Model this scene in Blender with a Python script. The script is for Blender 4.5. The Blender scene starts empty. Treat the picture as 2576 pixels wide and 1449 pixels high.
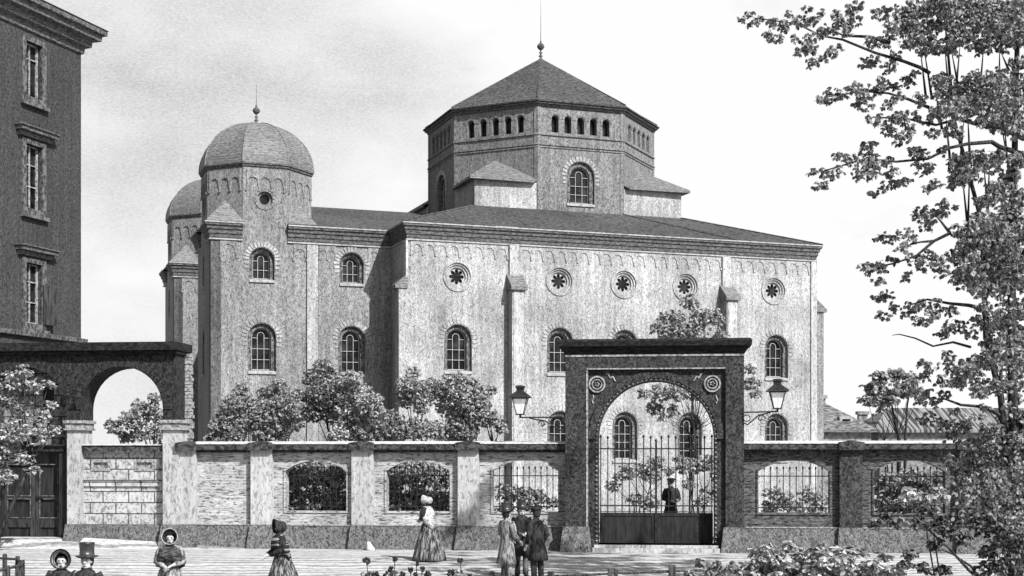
import bpy, bmesh, math, random
import numpy as np
from mathutils import Vector, Matrix
from mathutils.geometry import tessellate_polygon
R = math.radians
rnd = random.Random(7)
sc = bpy.context.scene
COL = sc.collection
PI = math.pi

# ------------------------------------------------------------------ camera
CAMZ = 2.63
cd = bpy.data.cameras.new('camera'); cam = bpy.data.objects.new('camera', cd); COL.objects.link(cam)
cam.location = (0, 0, CAMZ); cam.rotation_euler = (R(90), 0, 0)
cd.lens = 50; cd.sensor_width = 36; cd.shift_y = 0.1652; cd.clip_end = 3000; cd.clip_start = 0.3
sc.camera = cam
FPX = 3577.78
def at(x, y, Y):
    """world point at depth Y seen at plan coordinate x,y (used to survey places from the picture)"""
    return Vector(((x-1288)/FPX*Y, Y, CAMZ+(1150-y)/FPX*Y))

# ------------------------------------------------------------------ sky, sun
SKYK = .52
AK = .62
SUN_AZ = 39.0      # degrees right of the direction back to the camera
SUN_EL = 41.0
az = R(SUN_AZ); el = R(SUN_EL)
to_sun = Vector((math.sin(az)*math.cos(el), -math.cos(az)*math.cos(el), math.sin(el)))
sd = bpy.data.lights.new('sun', 'SUN'); sd.energy = 5.0; sd.angle = R(0.53); sd.color = (1, 1, 1)
so = bpy.data.objects.new('sun', sd); COL.objects.link(so)
so.rotation_euler = (-to_sun).to_track_quat('-Z', 'Y').to_euler(); so.location = (20, -20, 40)

w = bpy.data.worlds.new('World'); sc.world = w; w.use_nodes = True
nt = w.node_tree; nt.nodes.clear(); N = nt.nodes.new; L = nt.links.new
out = N('ShaderNodeOutputWorld'); bg = N('ShaderNodeBackground'); bg.inputs['Strength'].default_value = 0.1
sky = N('ShaderNodeTexSky'); sky.sky_type = 'NISHITA'; sky.sun_disc = False
sky.sun_elevation = el; sky.sun_rotation = math.atan2(to_sun.x, to_sun.y)
sky.dust_density = 2.0; sky.air_density = 1.0
bw = N('ShaderNodeRGBToBW'); L(sky.outputs[0], bw.inputs[0])
tc = N('ShaderNodeTexCoord'); sep = N('ShaderNodeSeparateXYZ'); L(tc.outputs['Generated'], sep.inputs[0])
def wm(op, a, b=None, c=None):
    n = N('ShaderNodeMath'); n.operation = op
    for i, v in enumerate((a, b, c)):
        if v is None: continue
        if isinstance(v, (int, float)): n.inputs[i].default_value = v
        else: L(v, n.inputs[i])
    return n.outputs[0]
mp = N('ShaderNodeMapping'); mp.inputs['Scale'].default_value = (3, 3, 6); L(tc.outputs['Generated'], mp.inputs[0])
cn = N('ShaderNodeTexNoise'); cn.inputs['Scale'].default_value = 1.6; cn.inputs['Detail'].default_value = 7; cn.inputs['Roughness'].default_value = .55
L(mp.outputs[0], cn.inputs[0])
# bright hazy veil near the horizon, whiter to the right, thinning to clear air overhead
def mrange(x, a, b, c, d, smooth=False):
    n = N('ShaderNodeMapRange'); n.interpolation_type = 'SMOOTHSTEP' if smooth else 'LINEAR'
    for i, v in enumerate((a, b, c, d)): n.inputs[i+1].default_value = v
    L(x, n.inputs[0]); return n.outputs[0]
base = mrange(sep.outputs[2], .02, .31, 9.6, 7.9)
side = mrange(sep.outputs[0], -.12, .16, 0, 1.7, True)
cl = wm('MULTIPLY', wm('SUBTRACT', cn.outputs[0], .5), mrange(sep.outputs[2], .05, .28, 8., 11.))
veil = wm('MINIMUM', wm('ADD', wm('ADD', base, side), cl), 9.9)
# fine streaky grain where the veil is thin
mp2 = N('ShaderNodeMapping'); mp2.inputs['Scale'].default_value = (520, 520, 1500); L(tc.outputs['Generated'], mp2.inputs[0])
gn = N('ShaderNodeTexNoise'); gn.inputs['Scale'].default_value = 1; gn.inputs['Detail'].default_value = 2; L(mp2.outputs[0], gn.inputs[0])
gamp = mrange(veil, 6.0, 9.7, 1.0, .0)
grain = wm('ADD', 1., wm('MULTIPLY', wm('SUBTRACT', gn.outputs[0], .5), gamp))
veil = wm('MULTIPLY', veil, grain)
cover = wm('MULTIPLY', mrange(sep.outputs[2], .36, .75, 1., .05, True), mrange(sep.outputs[1], -.15, .45, 0., 1., True))
mx = N('ShaderNodeMix'); mx.data_type = 'FLOAT'
L(cover, mx.inputs[0]); L(bw.outputs[0], mx.inputs[2]); L(wm('MULTIPLY', veil, SKYK), mx.inputs[3])
L(mx.outputs[0], bg.inputs[0]); L(bg.outputs[0], out.inputs[0])
sc.view_settings.view_transform = 'Standard'; sc.view_settings.look = 'None'; sc.view_settings.gamma = 1
sc.view_settings.exposure = 0.95

# ------------------------------------------------------------------ materials
def mat(name, lo, hi, scl=(8, 8, 8), a=.42, b=.58, dist=0., det=3, rough=.92, bump=.0, patch=0., pscl=.35, brick=None, island=None, spec=.2, wave=None, streak=0., rows=None):
    lo *= AK; hi *= AK
    m = bpy.data.materials.new(name); m.use_nodes = True; t = m.node_tree; t.nodes.clear()
    n = t.nodes.new; l = t.links.new
    o = n('ShaderNodeOutputMaterial'); p = n('ShaderNodeBsdfPrincipled'); l(p.outputs[0], o.inputs[0])
    p.inputs['Roughness'].default_value = rough; p.inputs['Specular IOR Level'].default_value = spec
    def M(op, x, y=None):
        q = n('ShaderNodeMath'); q.operation = op
        for i, v in enumerate((x, y)):
            if v is None: continue
            if isinstance(v, (int, float)): q.inputs[i].default_value = v
            else: l(v, q.inputs[i])
        return q.outputs[0]
    c = n('ShaderNodeTexCoord'); mpn = n('ShaderNodeMapping'); mpn.inputs['Scale'].default_value = scl; l(c.outputs['Object'], mpn.inputs[0])
    nz = n('ShaderNodeTexNoise'); nz.inputs['Scale'].default_value = 1; nz.inputs['Detail'].default_value = det; nz.inputs['Distortion'].default_value = dist
    l(mpn.outputs[0], nz.inputs[0])
    mr = n('ShaderNodeMapRange'); mr.inputs[1].default_value = a; mr.inputs[2].default_value = b; mr.inputs[3].default_value = lo; mr.inputs[4].default_value = hi
    l(nz.outputs[0], mr.inputs[0]); val = mr.outputs[0]; height = nz.outputs[0]
    if wave:
        wv = n('ShaderNodeTexWave'); wv.wave_type = 'BANDS'; wv.bands_direction = 'Y'; wv.inputs['Scale'].default_value = wave[0]; wv.inputs['Distortion'].default_value = wave[1]; wv.inputs['Detail'].default_value = 3; wv.inputs['Detail Scale'].default_value = wave[2]
        wmp = n('ShaderNodeMapping'); wmp.inputs['Scale'].default_value = (.45, 1, 1); l(c.outputs['Object'], wmp.inputs[0]); l(wmp.outputs[0], wv.inputs[0])
        wr = n('ShaderNodeMapRange'); wr.inputs[1].default_value = .1; wr.inputs[2].default_value = .55; wr.inputs[3].default_value = wave[3]; wr.inputs[4].default_value = 1
        l(wv.outputs['Fac'], wr.inputs[0]); val = M('MULTIPLY', val, wr.outputs[0])
    if streak:
        sm = n('ShaderNodeMapping'); sm.inputs['Scale'].default_value = (7, 7, .45); l(c.outputs['Object'], sm.inputs[0])
        sn = n('ShaderNodeTexNoise'); sn.inputs['Scale'].default_value = 1; sn.inputs['Detail'].default_value = 5; l(sm.outputs[0], sn.inputs[0])
        sr = n('ShaderNodeMapRange'); sr.inputs[1].default_value = .3; sr.inputs[2].default_value = .7; sr.inputs[3].default_value = 1-streak; sr.inputs[4].default_value = 1+streak*.5
        l(sn.outputs[0], sr.inputs[0]); val = M('MULTIPLY', val, sr.outputs[0])
    if rows:    # slate courses: row height, darkness of the lap line
        s4 = n('ShaderNodeSeparateXYZ'); l(c.outputs['Object'], s4.inputs[0])
        jit = M('MULTIPLY', nz.outputs[0], rows[2]); fr_ = M('FRACT', M('ADD', M('DIVIDE', s4.outputs[2], rows[0]), jit))
        rr_ = n('ShaderNodeMapRange'); rr_.inputs[1].default_value = .0; rr_.inputs[2].default_value = .45; rr_.inputs[3].default_value = rows[1]; rr_.inputs[4].default_value = 1.1
        l(fr_, rr_.inputs[0]); val = M('MULTIPLY', val, rr_.outputs[0])
    if patch:
        pn = n('ShaderNodeTexNoise'); pn.inputs['Scale'].default_value = pscl; pn.inputs['Detail'].default_value = 5; l(c.outputs['Object'], pn.inputs[0])
        pr_ = n('ShaderNodeMapRange'); pr_.inputs[1].default_value = .3; pr_.inputs[2].default_value = .7; pr_.inputs[3].default_value = 1-patch; pr_.inputs[4].default_value = 1+patch
        l(pn.outputs[0], pr_.inputs[0]); val = M('MULTIPLY', val, pr_.outputs[0])
    if brick:   # (width, height, mortar, joint value factor)
        s3 = n('ShaderNodeSeparateXYZ'); l(c.outputs['Object'], s3.inputs[0]); cx = n('ShaderNodeCombineXYZ'); l(s3.outputs[0], cx.inputs[0]); l(s3.outputs[2], cx.inputs[1])
        bt = n('ShaderNodeTexBrick'); bt.inputs['Scale'].default_value = 1; bt.inputs['Brick Width'].default_value = brick[0]; bt.inputs['Row Height'].default_value = brick[1]
        bt.inputs['Mortar Size'].default_value = brick[2]; bt.inputs['Color1'].default_value = (1, 1, 1, 1); bt.inputs['Color2'].default_value = (.8, .8, .8, 1)
        bt.inputs['Mortar'].default_value = (brick[3],)*3+(1,); l(cx.outputs[0], bt.inputs[0]); val = M('MULTIPLY', val, bt.outputs[0])
    if island:
        g = n('ShaderNodeNewGeometry'); ir = n('ShaderNodeMapRange'); ir.inputs[3].default_value = island[0]; ir.inputs[4].default_value = island[1]
        pw = M('POWER', g.outputs['Random Per Island'], island[2]); l(pw, ir.inputs[0]); val = M('MULTIPLY', val, ir.outputs[0])
    cc = n('ShaderNodeCombineXYZ'); [l(val, cc.inputs[i]) for i in range(3)]
    l(cc.outputs[0], p.inputs['Base Color'])
    if island:
        tl = n('ShaderNodeBsdfTranslucent'); l(cc.outputs[0], tl.inputs[0]); ms = n('ShaderNodeMixShader'); ms.inputs[0].default_value = .45
        l(p.outputs[0], ms.inputs[1]); l(tl.outputs[0], ms.inputs[2]); l(ms.outputs[0], o.inputs[0])
    if bump:
        bp = n('ShaderNodeBump'); bp.inputs['Strength'].default_value = bump; bp.inputs['Distance'].default_value = .03; l(height, bp.inputs['Height']); l(bp.outputs[0], p.inputs['Normal'])
    return m

MT = dict(
 facade = mat('mottled_stucco', .12, .53, (19, 19, 11), .33, .61, 1.7, 5, bump=.3, patch=.32, pscl=.55, streak=.3),
 tower = mat('weathered_stucco', .10, .38, (17, 17, 10), .36, .62, 1.6, 4, bump=.3, patch=.18, streak=.3),
 drum = mat('grey_stucco', .08, .31, (16, 16, 10), .36, .62, 1.4, 4, bump=.3, patch=.15, streak=.3),
 pilaster = mat('pale_dressed_stone', .24, .52, (14, 14, 6), .34, .52, 1., 4, bump=.2, patch=.12, streak=.2),
 cornice = mat('dark_moulding', .045, .18, (9, 9, 22), .38, .64, .6, 4, bump=.2),
 gutter = mat('pale_edge_stone', .22, .45, (8, 8, 8), .3, .6),
 slate = mat('slate_rows', .025, .12, (7, 7, 26), .38, .62, .5, 4, bump=.5, patch=.2, rows=(.11, .35, .5)),
 domeslate = mat('dome_slate', .06, .25, (7, 7, 30), .34, .66, .6, 4, bump=.3, patch=.12, rough=.7, spec=.35, rows=(.11, .72, .6)),
 glass = mat('dark_glass', .003, .035, (1.7, 1.7, 2.4), .42, .68, rough=.3, spec=.15),
 white = mat('white_paint', .26, .46, (9, 9, 9), .2, .6),
 frame = mat('stone_reveal', .04, .20, (14, 14, 9), .4, .6, .6),
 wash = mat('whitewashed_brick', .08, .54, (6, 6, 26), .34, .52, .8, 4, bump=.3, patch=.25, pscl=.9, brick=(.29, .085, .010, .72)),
 brickshade = mat('shade_toned_brick', .02, .20, (7, 7, 26), .36, .62, .8, 4, bump=.4, patch=.2, pscl=.6, brick=(.29, .085, .010, .6)),  # brick of the right-hand wall, tree shade put into its colour
 tar = mat('tarred_capping', .004, .03, (8, 8, 16), .4, .66, .4, 3, bump=.3),
 ashlar = mat('ashlar_blocks', .2, .60, (10, 10, 8), .34, .55, 1., 4, bump=.2, brick=(.78, .325, .018, .15)),
 ashlargrey = mat('grey_ashlar_blocks', .08, .30, (9, 9, 7), .4, .6, 1., 4, bump=.2, brick=(.8, .32, .018, .2)),
 plinth = mat('granite_plinth', .04, .22, (13, 13, 9), .38, .62, 1.8, 4, bump=.3, patch=.15),
 coping = mat('coping_stone', .015, .10, (9, 9, 11), .4, .64, .8, 3, bump=.2),
 copingtop = mat('coping_edge', .35, .7, (9, 9, 9), .3, .55),
 gate = mat('dark_sandstone', .014, .09, (14, 14, 12), .40, .64, 1.2, 4, bump=.3, patch=.15, streak=.2),
 gatetrim = mat('pale_moulding', .12, .42, (12, 12, 12), .35, .6),
 arcade = mat('dark_brick', .006, .055, (14, 14, 9), .40, .66, 1.2, 4, bump=.3),
 oldhouse = mat('dark_render', .022, .085, (20, 20, 13), .36, .64, .8, 4, bump=.25, patch=.2, streak=.3),
 oldtrim = mat('grey_trim', .04, .16, (12, 12, 8), .4, .6),
 wood = mat('dark_planks', .012, .06, (16, 16, 2), .35, .65, .3, 3, rough=.7),
 woodpanel = mat('door_panel_wood', .008, .032, (14, 14, 2), .35, .65, .3, 3, rough=.7),
 iron = mat('wrought_iron', .008, .03, (20, 20, 20), rough=.6),
 post = mat('weathered_post', .015, .09, (30, 30, 5), .4, .6, .4, 3, bump=.3),
 bark = mat('bark', .008, .06, (30, 30, 6), .4, .62, .4, 3, bump=.4),
 leaf = mat('leaf_mid', .65, 1.0, (9, 9, 9), .3, .7, island=(.2, .9, 1.05), rough=.75),
 leafdark = mat('leaf_dark', .6, 1.0, (9, 9, 9), .3, .7, island=(.10, .8, 1.35), rough=.75),
 leafdeep = mat('leaf_deep', .6, 1.0, (9, 9, 9), .3, .7, island=(.03, .55, 2.0), rough=.75),
 leafshade = mat('leaf_shade', .6, 1.0, (9, 9, 9), .3, .7, island=(.16, .95, 1.3), rough=.75),
 leafpale = mat('leaf_pale', .65, 1.0, (9, 9, 9), .3, .7, island=(.12, 1.2, .95), rough=.8),
 leaffar = mat('leaf_far', .5, 1.0, (9, 9, 9), .3, .7, island=(.15, .75, 1.2), rough=.8),
 ground = mat('rutted_earth', .32, .66, (6, 11, 1), .34, .58, .9, 5, bump=.3, patch=.12, pscl=.5, wave=(.62, 6.5, 1.5, .48)),
 skin = mat('skin', .42, .5, (20, 20, 20), rough=.7),
 black = mat('black_cloth', .010, .045, (22, 22, 8), .38, .62, .4, 3),
 grey = mat('grey_cloth', .05, .34, (24, 24, 7), .36, .62, .4, 3),
 hatgrey = mat('beaver_hat', .01, .04, (10, 10, 10), rough=.4, spec=.5),
 paleshawl = mat('pale_shawl', .22, .55, (14, 14, 30), .36, .56, .4, 3),
 stripe = mat('striped_shawl', .012, .30, (3, 3, 30), .50, .58, .5, 3),
 capecloth = mat('figured_cape', .012, .10, (9, 9, 30), .46, .6, .6, 3),
 skirt = mat('folded_skirt', .02, .30, (26, 26, 2), .42, .66, .3, 3),
 straw = mat('straw', .30, .62, (30, 30, 30), .35, .6),
 hair = mat('dark_hair', .01, .04, (40, 40, 10)),
 stone = mat('pale_stone', .5, .75, (9, 9, 9), .3, .6),
 bgwall = mat('far_wall', .12, .30, (4, 4, 4), .35, .6),
 bgroof = mat('far_tiles', .06, .24, (3, 3, 16), .42, .58, .4, 3),
 bgpan = mat('far_pantiles', .05, .26, (5, .2, .2), .46, .54, .1, 1),
)

# ------------------------------------------------------------------ mesh helpers
I4 = Matrix.Identity(4)
def fr(x, y, ang, z=0):
    return Matrix.Translation((x, y, z)) @ Matrix.Rotation(ang, 4, 'Z')
class MB:
    def __init__(s, M=None): s.v = []; s.f = []; s.M = M or I4
    def add(s, vs, fs, M=None):
        k = len(s.v); T = M or s.M
        s.v += [tuple(T @ Vector(p)) for p in vs]; s.f += [tuple(i+k for i in f) for f in fs]; return s
    def box(s, x0, x1, y0, y1, z0, z1, M=None):
        return s.add([(x0,y0,z0),(x1,y0,z0),(x1,y1,z0),(x0,y1,z0),(x0,y0,z1),(x1,y0,z1),(x1,y1,z1),(x0,y1,z1)],
                     [(0,3,2,1),(4,5,6,7),(0,1,5,4),(1,2,6,5),(2,3,7,6),(3,0,4,7)], M)
    def prism(s, poly, y0, y1, holes=(), M=None):
        """polygon in x,z extruded from y0 to y1 with holes"""
        loops = [list(poly)]+[list(h) for h in holes]
        tris = tessellate_polygon([[Vector((p[0], p[1], 0)) for p in lp] for lp in loops])
        flat = [p for lp in loops for p in lp]; n = len(flat)
        vs = [(p[0], y0, p[1]) for p in flat]+[(p[0], y1, p[1]) for p in flat]
        fs = [tuple(t) for t in tris]+[tuple(i+n for i in reversed(t)) for t in tris]
        o = 0
        for lp in loops:
            m = len(lp)
            for i in range(m):
                j = (i+1) % m; fs.append((o+i, o+j, o+j+n, o+i+n))
            o += m
        return s.add(vs, fs, M)
    def loft(s, loops, closed=True, cap0=False, cap1=False, M=None):
        n = len(loops[0]); vs = [p for lp in loops for p in lp]; fs = []
        for k in range(len(loops)-1):
            for i in range(n if closed else n-1):
                j = (i+1) % n; a = k*n
                fs.append((a+i, a+j, a+n+j, a+n+i))
        if cap0: fs.append(tuple(reversed(range(n))))
        if cap1: fs.append(tuple(range((len(loops)-1)*n, len(loops)*n)))
        return s.add(vs, fs, M)
    def tube(s, pts, rad, n=6, M=None, caps=True):
        pts = [Vector(p) for p in pts]; loops = []
        rs = rad if isinstance(rad, (list, tuple)) else [rad]*len(pts)
        for i, p in enumerate(pts):
            d = (pts[min(i+1, len(pts)-1)]-pts[max(i-1, 0)])
            d = d.normalized() if d.length > 1e-9 else Vector((0, 0, 1))
            a = d.cross(Vector((0, 0, 1)) if abs(d.z) < .9 else Vector((1, 0, 0))).normalized(); b = d.cross(a)
            loops.append([tuple(p+a*math.cos(t)*rs[i]+b*math.sin(t)*rs[i]) for t in [2*PI*k/n for k in range(n)]])
        return s.loft(loops, True, caps, caps, M)
    def lathe(s, prof, c=(0, 0, 0), n=20, M=None):
        loops = [[(c[0]+r*math.cos(2*PI*k/n), c[1]+r*math.sin(2*PI*k/n), c[2]+z) for k in range(n)] for r, z in prof]
        return s.loft(loops, True, True, True, M)
    def build(s, name, m, parent=None, smooth=False, raw=False):
        me = bpy.data.meshes.new(name); me.from_pydata(s.v, [], s.f)
        if not raw:
            b = bmesh.new(); b.from_mesh(me); bmesh.ops.recalc_face_normals(b, faces=b.faces); b.to_mesh(me); b.free()
        if smooth: me.polygons.foreach_set('use_smooth', [True]*len(me.polygons))
        me.materials.append(MT[m] if isinstance(m, str) else m)
        o = bpy.data.objects.new(name, me); COL.objects.link(o)
        if parent is not None: o.parent = parent
        return o
def tag(o, label, cat, group=None, kind=None):
    if label: o['label'] = label
    if cat: o['category'] = cat
    if group: o['group'] = group
    if kind: o['kind'] = kind
    return o
def empty(name, loc, rz, label, cat, group=None):
    o = bpy.data.objects.new(name, None); COL.objects.link(o); o.location = loc; o.rotation_euler = (0, 0, rz)
    o.empty_display_size = .3
    return tag(o, label, cat, group)
def dup(root, loc, rz=None, label=None):
    r = root.copy(); COL.objects.link(r); r.location = loc
    if rz is not None: r.rotation_euler = (0, 0, rz)
    if label: r['label'] = label
    for ch in list(root.children):
        c = ch.copy(); COL.objects.link(c); c.parent = r
        for g in list(ch.children):
            d = g.copy(); COL.objects.link(d); d.parent = c
    return r
def arch(cx, z0, wd, ztop, n=14, rise=None):
    """round-headed (or segmental, if rise) opening outline"""
    r = wd/2; pts = [(cx-r, z0), (cx+r, z0)]
    if rise is None:
        zs = ztop-r
        pts += [(cx+r*math.cos(PI*k/n), zs+r*math.sin(PI*k/n)) for k in range(n+1)]
    else:
        rad = (r*r+rise*rise)/(2*rise); a0 = math.asin(r/rad); zc = ztop-rad
        pts += [(cx+rad*math.sin(a0-2*a0*k/n), zc+rad*math.cos(a0-2*a0*k/n)) for k in range(n+1)]
    return pts
def circ(cx, cz, r, n=24): return [(cx+r*math.cos(2*PI*k/n), cz+r*math.sin(2*PI*k/n)) for k in range(n)]
def rect(x0, x1, z0, z1): return [(x0, z0), (x1, z0), (x1, z1), (x0, z1)]
def path_moulding(mb, pts, prof, closed=False, side=1):
    """sweep a profile [(out,z)...] along plan points; out is to the right of travel when side=1"""
    P = [Vector((p[0], p[1])) for p in pts]; n = len(P); segs = []
    for i in range(n):
        nr = []
        for a, b in ((i-1, i), (i, i+1)):
            if not closed and (a < 0 or b >= n): continue
            d = (P[b % n]-P[a % n]).normalized(); nr.append(Vector((d.y, -d.x))*side)
        m = nr[0] if len(nr) == 1 else (nr[0]+nr[1])/(1+nr[0].dot(nr[1]))
        segs.append(m)
    loops = [[(P[i].x+segs[i].x*o, P[i].y+segs[i].y*o, z) for i in range(n)] for o, z in prof]
    k = len(prof); N_ = n
    vs = [p for lp in loops for p in lp]; fs = []
    for a in range(k):
        b = (a+1) % k
        for i in range(N_ if closed else N_-1):
            j = (i+1) % N_; fs.append((a*N_+i, a*N_+j, b*N_+j, b*N_+i))
    if not closed:
        fs.append(tuple(a*N_ for a in range(k))); fs.append(tuple(a*N_+N_-1 for a in reversed(range(k))))
    mb.add(vs, fs); return mb

# ------------------------------------------------------------------ ground
def gz(x, y):
    if y < 37: return -(37-y)*.044
    if y < 40.9: return 0.
    if y < 41.6: return .27*(y-40.9)/.7
    return .27
ys = sorted(set([-400, -120, -40, -15, -5]+[i*1.5 for i in range(0, 25)]+[37, 38, 39, 40, 40.9, 41.6, 42.5, 45, 50, 60, 80, 110, 160, 260, 500, 1000, 2200]))
xs = [-2200, -900, -300, -120, -60, -30, -15, 0, 15, 30, 60, 120, 300, 900, 2200]
g = MB(); g.v = [(x, y, gz(x, y)+(rnd.uniform(-.015, .015) if 5 < y < 36 else 0)) for y in ys for x in xs]
nx = len(xs)
g.f = [(j*nx+i, j*nx+i+1, (j+1)*nx+i+1, (j+1)*nx+i) for j in range(len(ys)-1) for i in range(nx-1)]
go = g.build('ground', 'ground', smooth=True); tag(go, 'pale rutted earth street in front of the wall and garden behind it', 'ground', kind='structure')

# ------------------------------------------------------------------ shared window builders
def voussoirs(mb, cx, zs, r0, r1, y0, y1, n, M, a0=0., a1=PI, gap=.12):
    for k in range(n):
        t0 = a0+(a1-a0)*(k+gap)/n; t1 = a0+(a1-a0)*(k+1-gap)/n
        q = [(cx+rr*math.cos(t), zs+rr*math.sin(t)) for rr, t in ((r0, t0), (r1, t0), (r1, (t0+t1)/2), (r1, t1), (r0, t1), (r0, (t0+t1)/2))]
        mb.prism(q, y0, y1, (), M)
def arched_window(parent, M, cx, z0, wd, ztop, depth=.3, surround=True, narrow=False):
    r = wd/2; zs = ztop-r; b = wd*.15
    f = MB(M).prism(arch(cx, z0, wd-.01, ztop-.005), depth*.5, depth+.12, [arch(cx, z0+.1, wd-2*b, ztop-b)]).build('window', 'frame', parent)
    gw = wd-2*b; gt = ztop-b; g0 = z0+.1
    s = MB(M); bw_ = .02
    s.prism(arch(cx, g0, gw-.004, gt-.002), depth, depth+.05, [arch(cx, g0+.04, gw-.08, gt-.04)])
    if not narrow:
        gz_ = gt-gw/2
        for dx in (-gw*.17, gw*.17): s.box(cx+dx-bw_/2, cx+dx+bw_/2, depth+.004, depth+.046, g0+.04, gz_+gw*.12)
        s.prism(circ(cx, gz_+gw*.12, gw*.17+bw_/2, 16)[:9], depth+.006, depth+.044)if 0 else None
        ring = [(cx+(gw*.17+bw_/2)*math.cos(PI*k/10), gz_+gw*.12+(gw*.17+bw_/2)*math.sin(PI*k/10)) for k in range(11)]
        ring += [(cx+(gw*.17-bw_/2)*math.cos(PI*k/10), gz_+gw*.12+(gw*.17-bw_/2)*math.sin(PI*k/10)) for k in range(10, -1, -1)]
        s.prism(ring, depth+.005, depth+.045)
        nrow = max(2, round((gz_-g0)/.38))
        for k in range(1, nrow+1):
            z = g0+(gz_-g0)*k/nrow
            if k == nrow:
                s.box(cx-gw/2+.02, cx-gw*.17, depth+.003, depth+.043, z-bw_/2, z+bw_/2); s.box(cx+gw*.17, cx+gw/2-.02, depth+.003, depth+.043, z-bw_/2, z+bw_/2)
            else: s.box(cx-gw/2+.02, cx+gw/2-.02, depth+.002, depth+.042, z-bw_/2, z+bw_/2)
    s.build('sash', 'white', f)
    MB(M).prism(arch(cx, g0, gw-.01, gt-.004), depth+.055, depth+.075).build('pane', 'glass', f)
    MB(M).add([(cx-r, -.06, z0+.02), (cx+r, -.06, z0+.02), (cx+r, depth, z0+.12), (cx-r, depth, z0+.12), (cx-r, -.06, z0-.06), (cx+r, -.06, z0-.06), (cx+r, depth, z0-.06), (cx-r, depth, z0-.06)],
              [(0,1,2,3),(0,4,5,1),(1,5,6,2),(2,6,7,3),(3,7,4,0),(4,7,6,5)]).build('sill', 'gutter', f)
    if surround:
        v = MB(M); voussoirs(v, cx, zs, r+.03, r+.24, -.025, .03, 15, M)
        for sgn in (-1, 1):
            for k in range(2): v.box(min(cx+sgn*(r+.03), cx+sgn*(r+.2)), max(cx+sgn*(r+.03), cx+sgn*(r+.2)), -.025, .03, zs-.06-.17*k-.1, zs-.06-.17*k)
        v.build('arch_surround', 'facade', f)
    return f
def rose_window(parent, M, cx, cz, r=.58):
    mo = MB(M)
    for (ra, rb, y0, y1) in ((r+.02, r-.05, -.04, .1), (r-.05, r-.13, .02, .14), (r-.13, r-.22, .08, .2)):
        mo.prism(circ(cx, cz, ra-.001, 28), y0, y1, [circ(cx, cz, rb, 28)])
    f = mo.build('round_window', 'facade', parent)
    hs = []
    ri = r-.22
    fo_ = []
    for k in range(96):
        a = 2*PI*k/96; q = abs(math.cos(4*a))**.7; rr = ri*(.46+.40*q); fo_.append((cx+rr*math.cos(a), cz+rr*math.sin(a)))
    hs.append(fo_)
    MB(M).prism(circ(cx, cz, ri-.002, 28), .15, .22, hs).build('rosette', 'gutter', f)
    MB(M).prism(circ(cx, cz, r-.06, 24), .24, .27).build('pane', 'glass', f)
    return f
def corbel_band(mb, x0, x1, zt, zb, n, M, y=-.028):
    """round-arched corbel table"""
    p = (x1-x0)/n; r = p*.37; zs = zb+(zt-zb)*.38
    poly = [(x0, zt)]
    for k in range(n):
        c = x0+p*(k+.5)
        poly.append((x0+p*k, zb+.02) if k == 0 else (x0+p*k, zb))
        poly.append((c-r, zs-.06))
        poly += [(c-r*math.cos(PI*i/8), zs+r*math.sin(PI*i/8)) for i in range(0, 9)]
        poly.append((c+r, zs-.06))
    poly += [(x1, zb+.02), (x1, zt)]
    mb.prism(poly, y, .0, (), M)
    for k in range(n+1):
        q = x0+p*k; mb.box(q-.035, q+.035, y-.015, 0, zb-.06, zb+.03, M)
CORN = [(.0, 11.12), (.04, 11.12), (.05, 11.24), (.09, 11.27), (.1, 11.4), (.15, 11.44), (.16, 11.54), (.22, 11.58), (.22, 11.66), (.0, 11.66)]
GUT = [(.18, 11.664), (.25, 11.664), (.25, 11.715), (.18, 11.715)]
LINE = [(.0, 11.03), (.07, 11.03), (.07, 11.085), (.0, 11.085)]

# ------------------------------------------------------------------ the synagogue
TH = R(19.8)
syn = empty('synagogue', (-4.04, 55, 0), TH, 'large mottled stucco domed synagogue with octagonal lantern drum, round windows and two domed stair towers', 'synagogue')
W_, D_ = 18.15, 18.15
F0 = I4
lows = [(2.05, .1), (6.3, 0), (9.2, 0), (12.15, 0), (16.3, 0)]
wins = [2.05, 6.35, 9.2, 12.15, 16.25]
rounds = [2.03, 6.33, 9.16, 11.96, 16.12]
holes = [arch(c, 5.95, 1.14, 7.83) for c in wins]+[arch(c, 2.46, 1.12, 4.48) for c in wins]+[circ(c, 9.71, .56, 28) for c in rounds]
mw = MB().prism(rect(0, W_, 0, 11.3), 0, .55, holes)
mw.box(0, .5, .55, D_-.55, 0, 11.3); mw.box(W_-.5, W_, .55, D_-.55, 0, 11.3); mw.box(0, W_, D_-.55, D_, 0, 11.3)
mw.build('main_wall', 'facade', syn)
for c in wins: arched_window(syn, I4, c, 5.95, 1.14, 7.83); arched_window(syn, I4, c, 2.46, 1.12, 4.48)
for c in rounds: rose_window(syn, I4, c, 9.71)
cb = MB()
for (a, b, n) in ((.12, 4.1, 8), (4.62, 13.6, 18), (14.1, 17.85, 7)): corbel_band(cb, a, b, 11.0, 10.52, n, I4)
corbel_band(cb, .2, D_-.2, 11.0, 10.52, 34, fr(0, D_, -PI/2)); corbel_band(cb, .2, D_-.2, 11.0, 10.52, 34, fr(W_, 0, PI/2))
cb.build('corbel_table', 'facade', syn)
outl = [(0, 0), (W_, 0), (W_, D_), (0, D_)]
path_moulding(MB(), outl, CORN, True).build('cornice', 'cornice', syn)
path_moulding(MB(), outl, GUT, True).build('gutter', 'gutter', syn); path_moulding(MB(), outl, LINE, True).build('moulding', 'gutter', syn)
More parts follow.
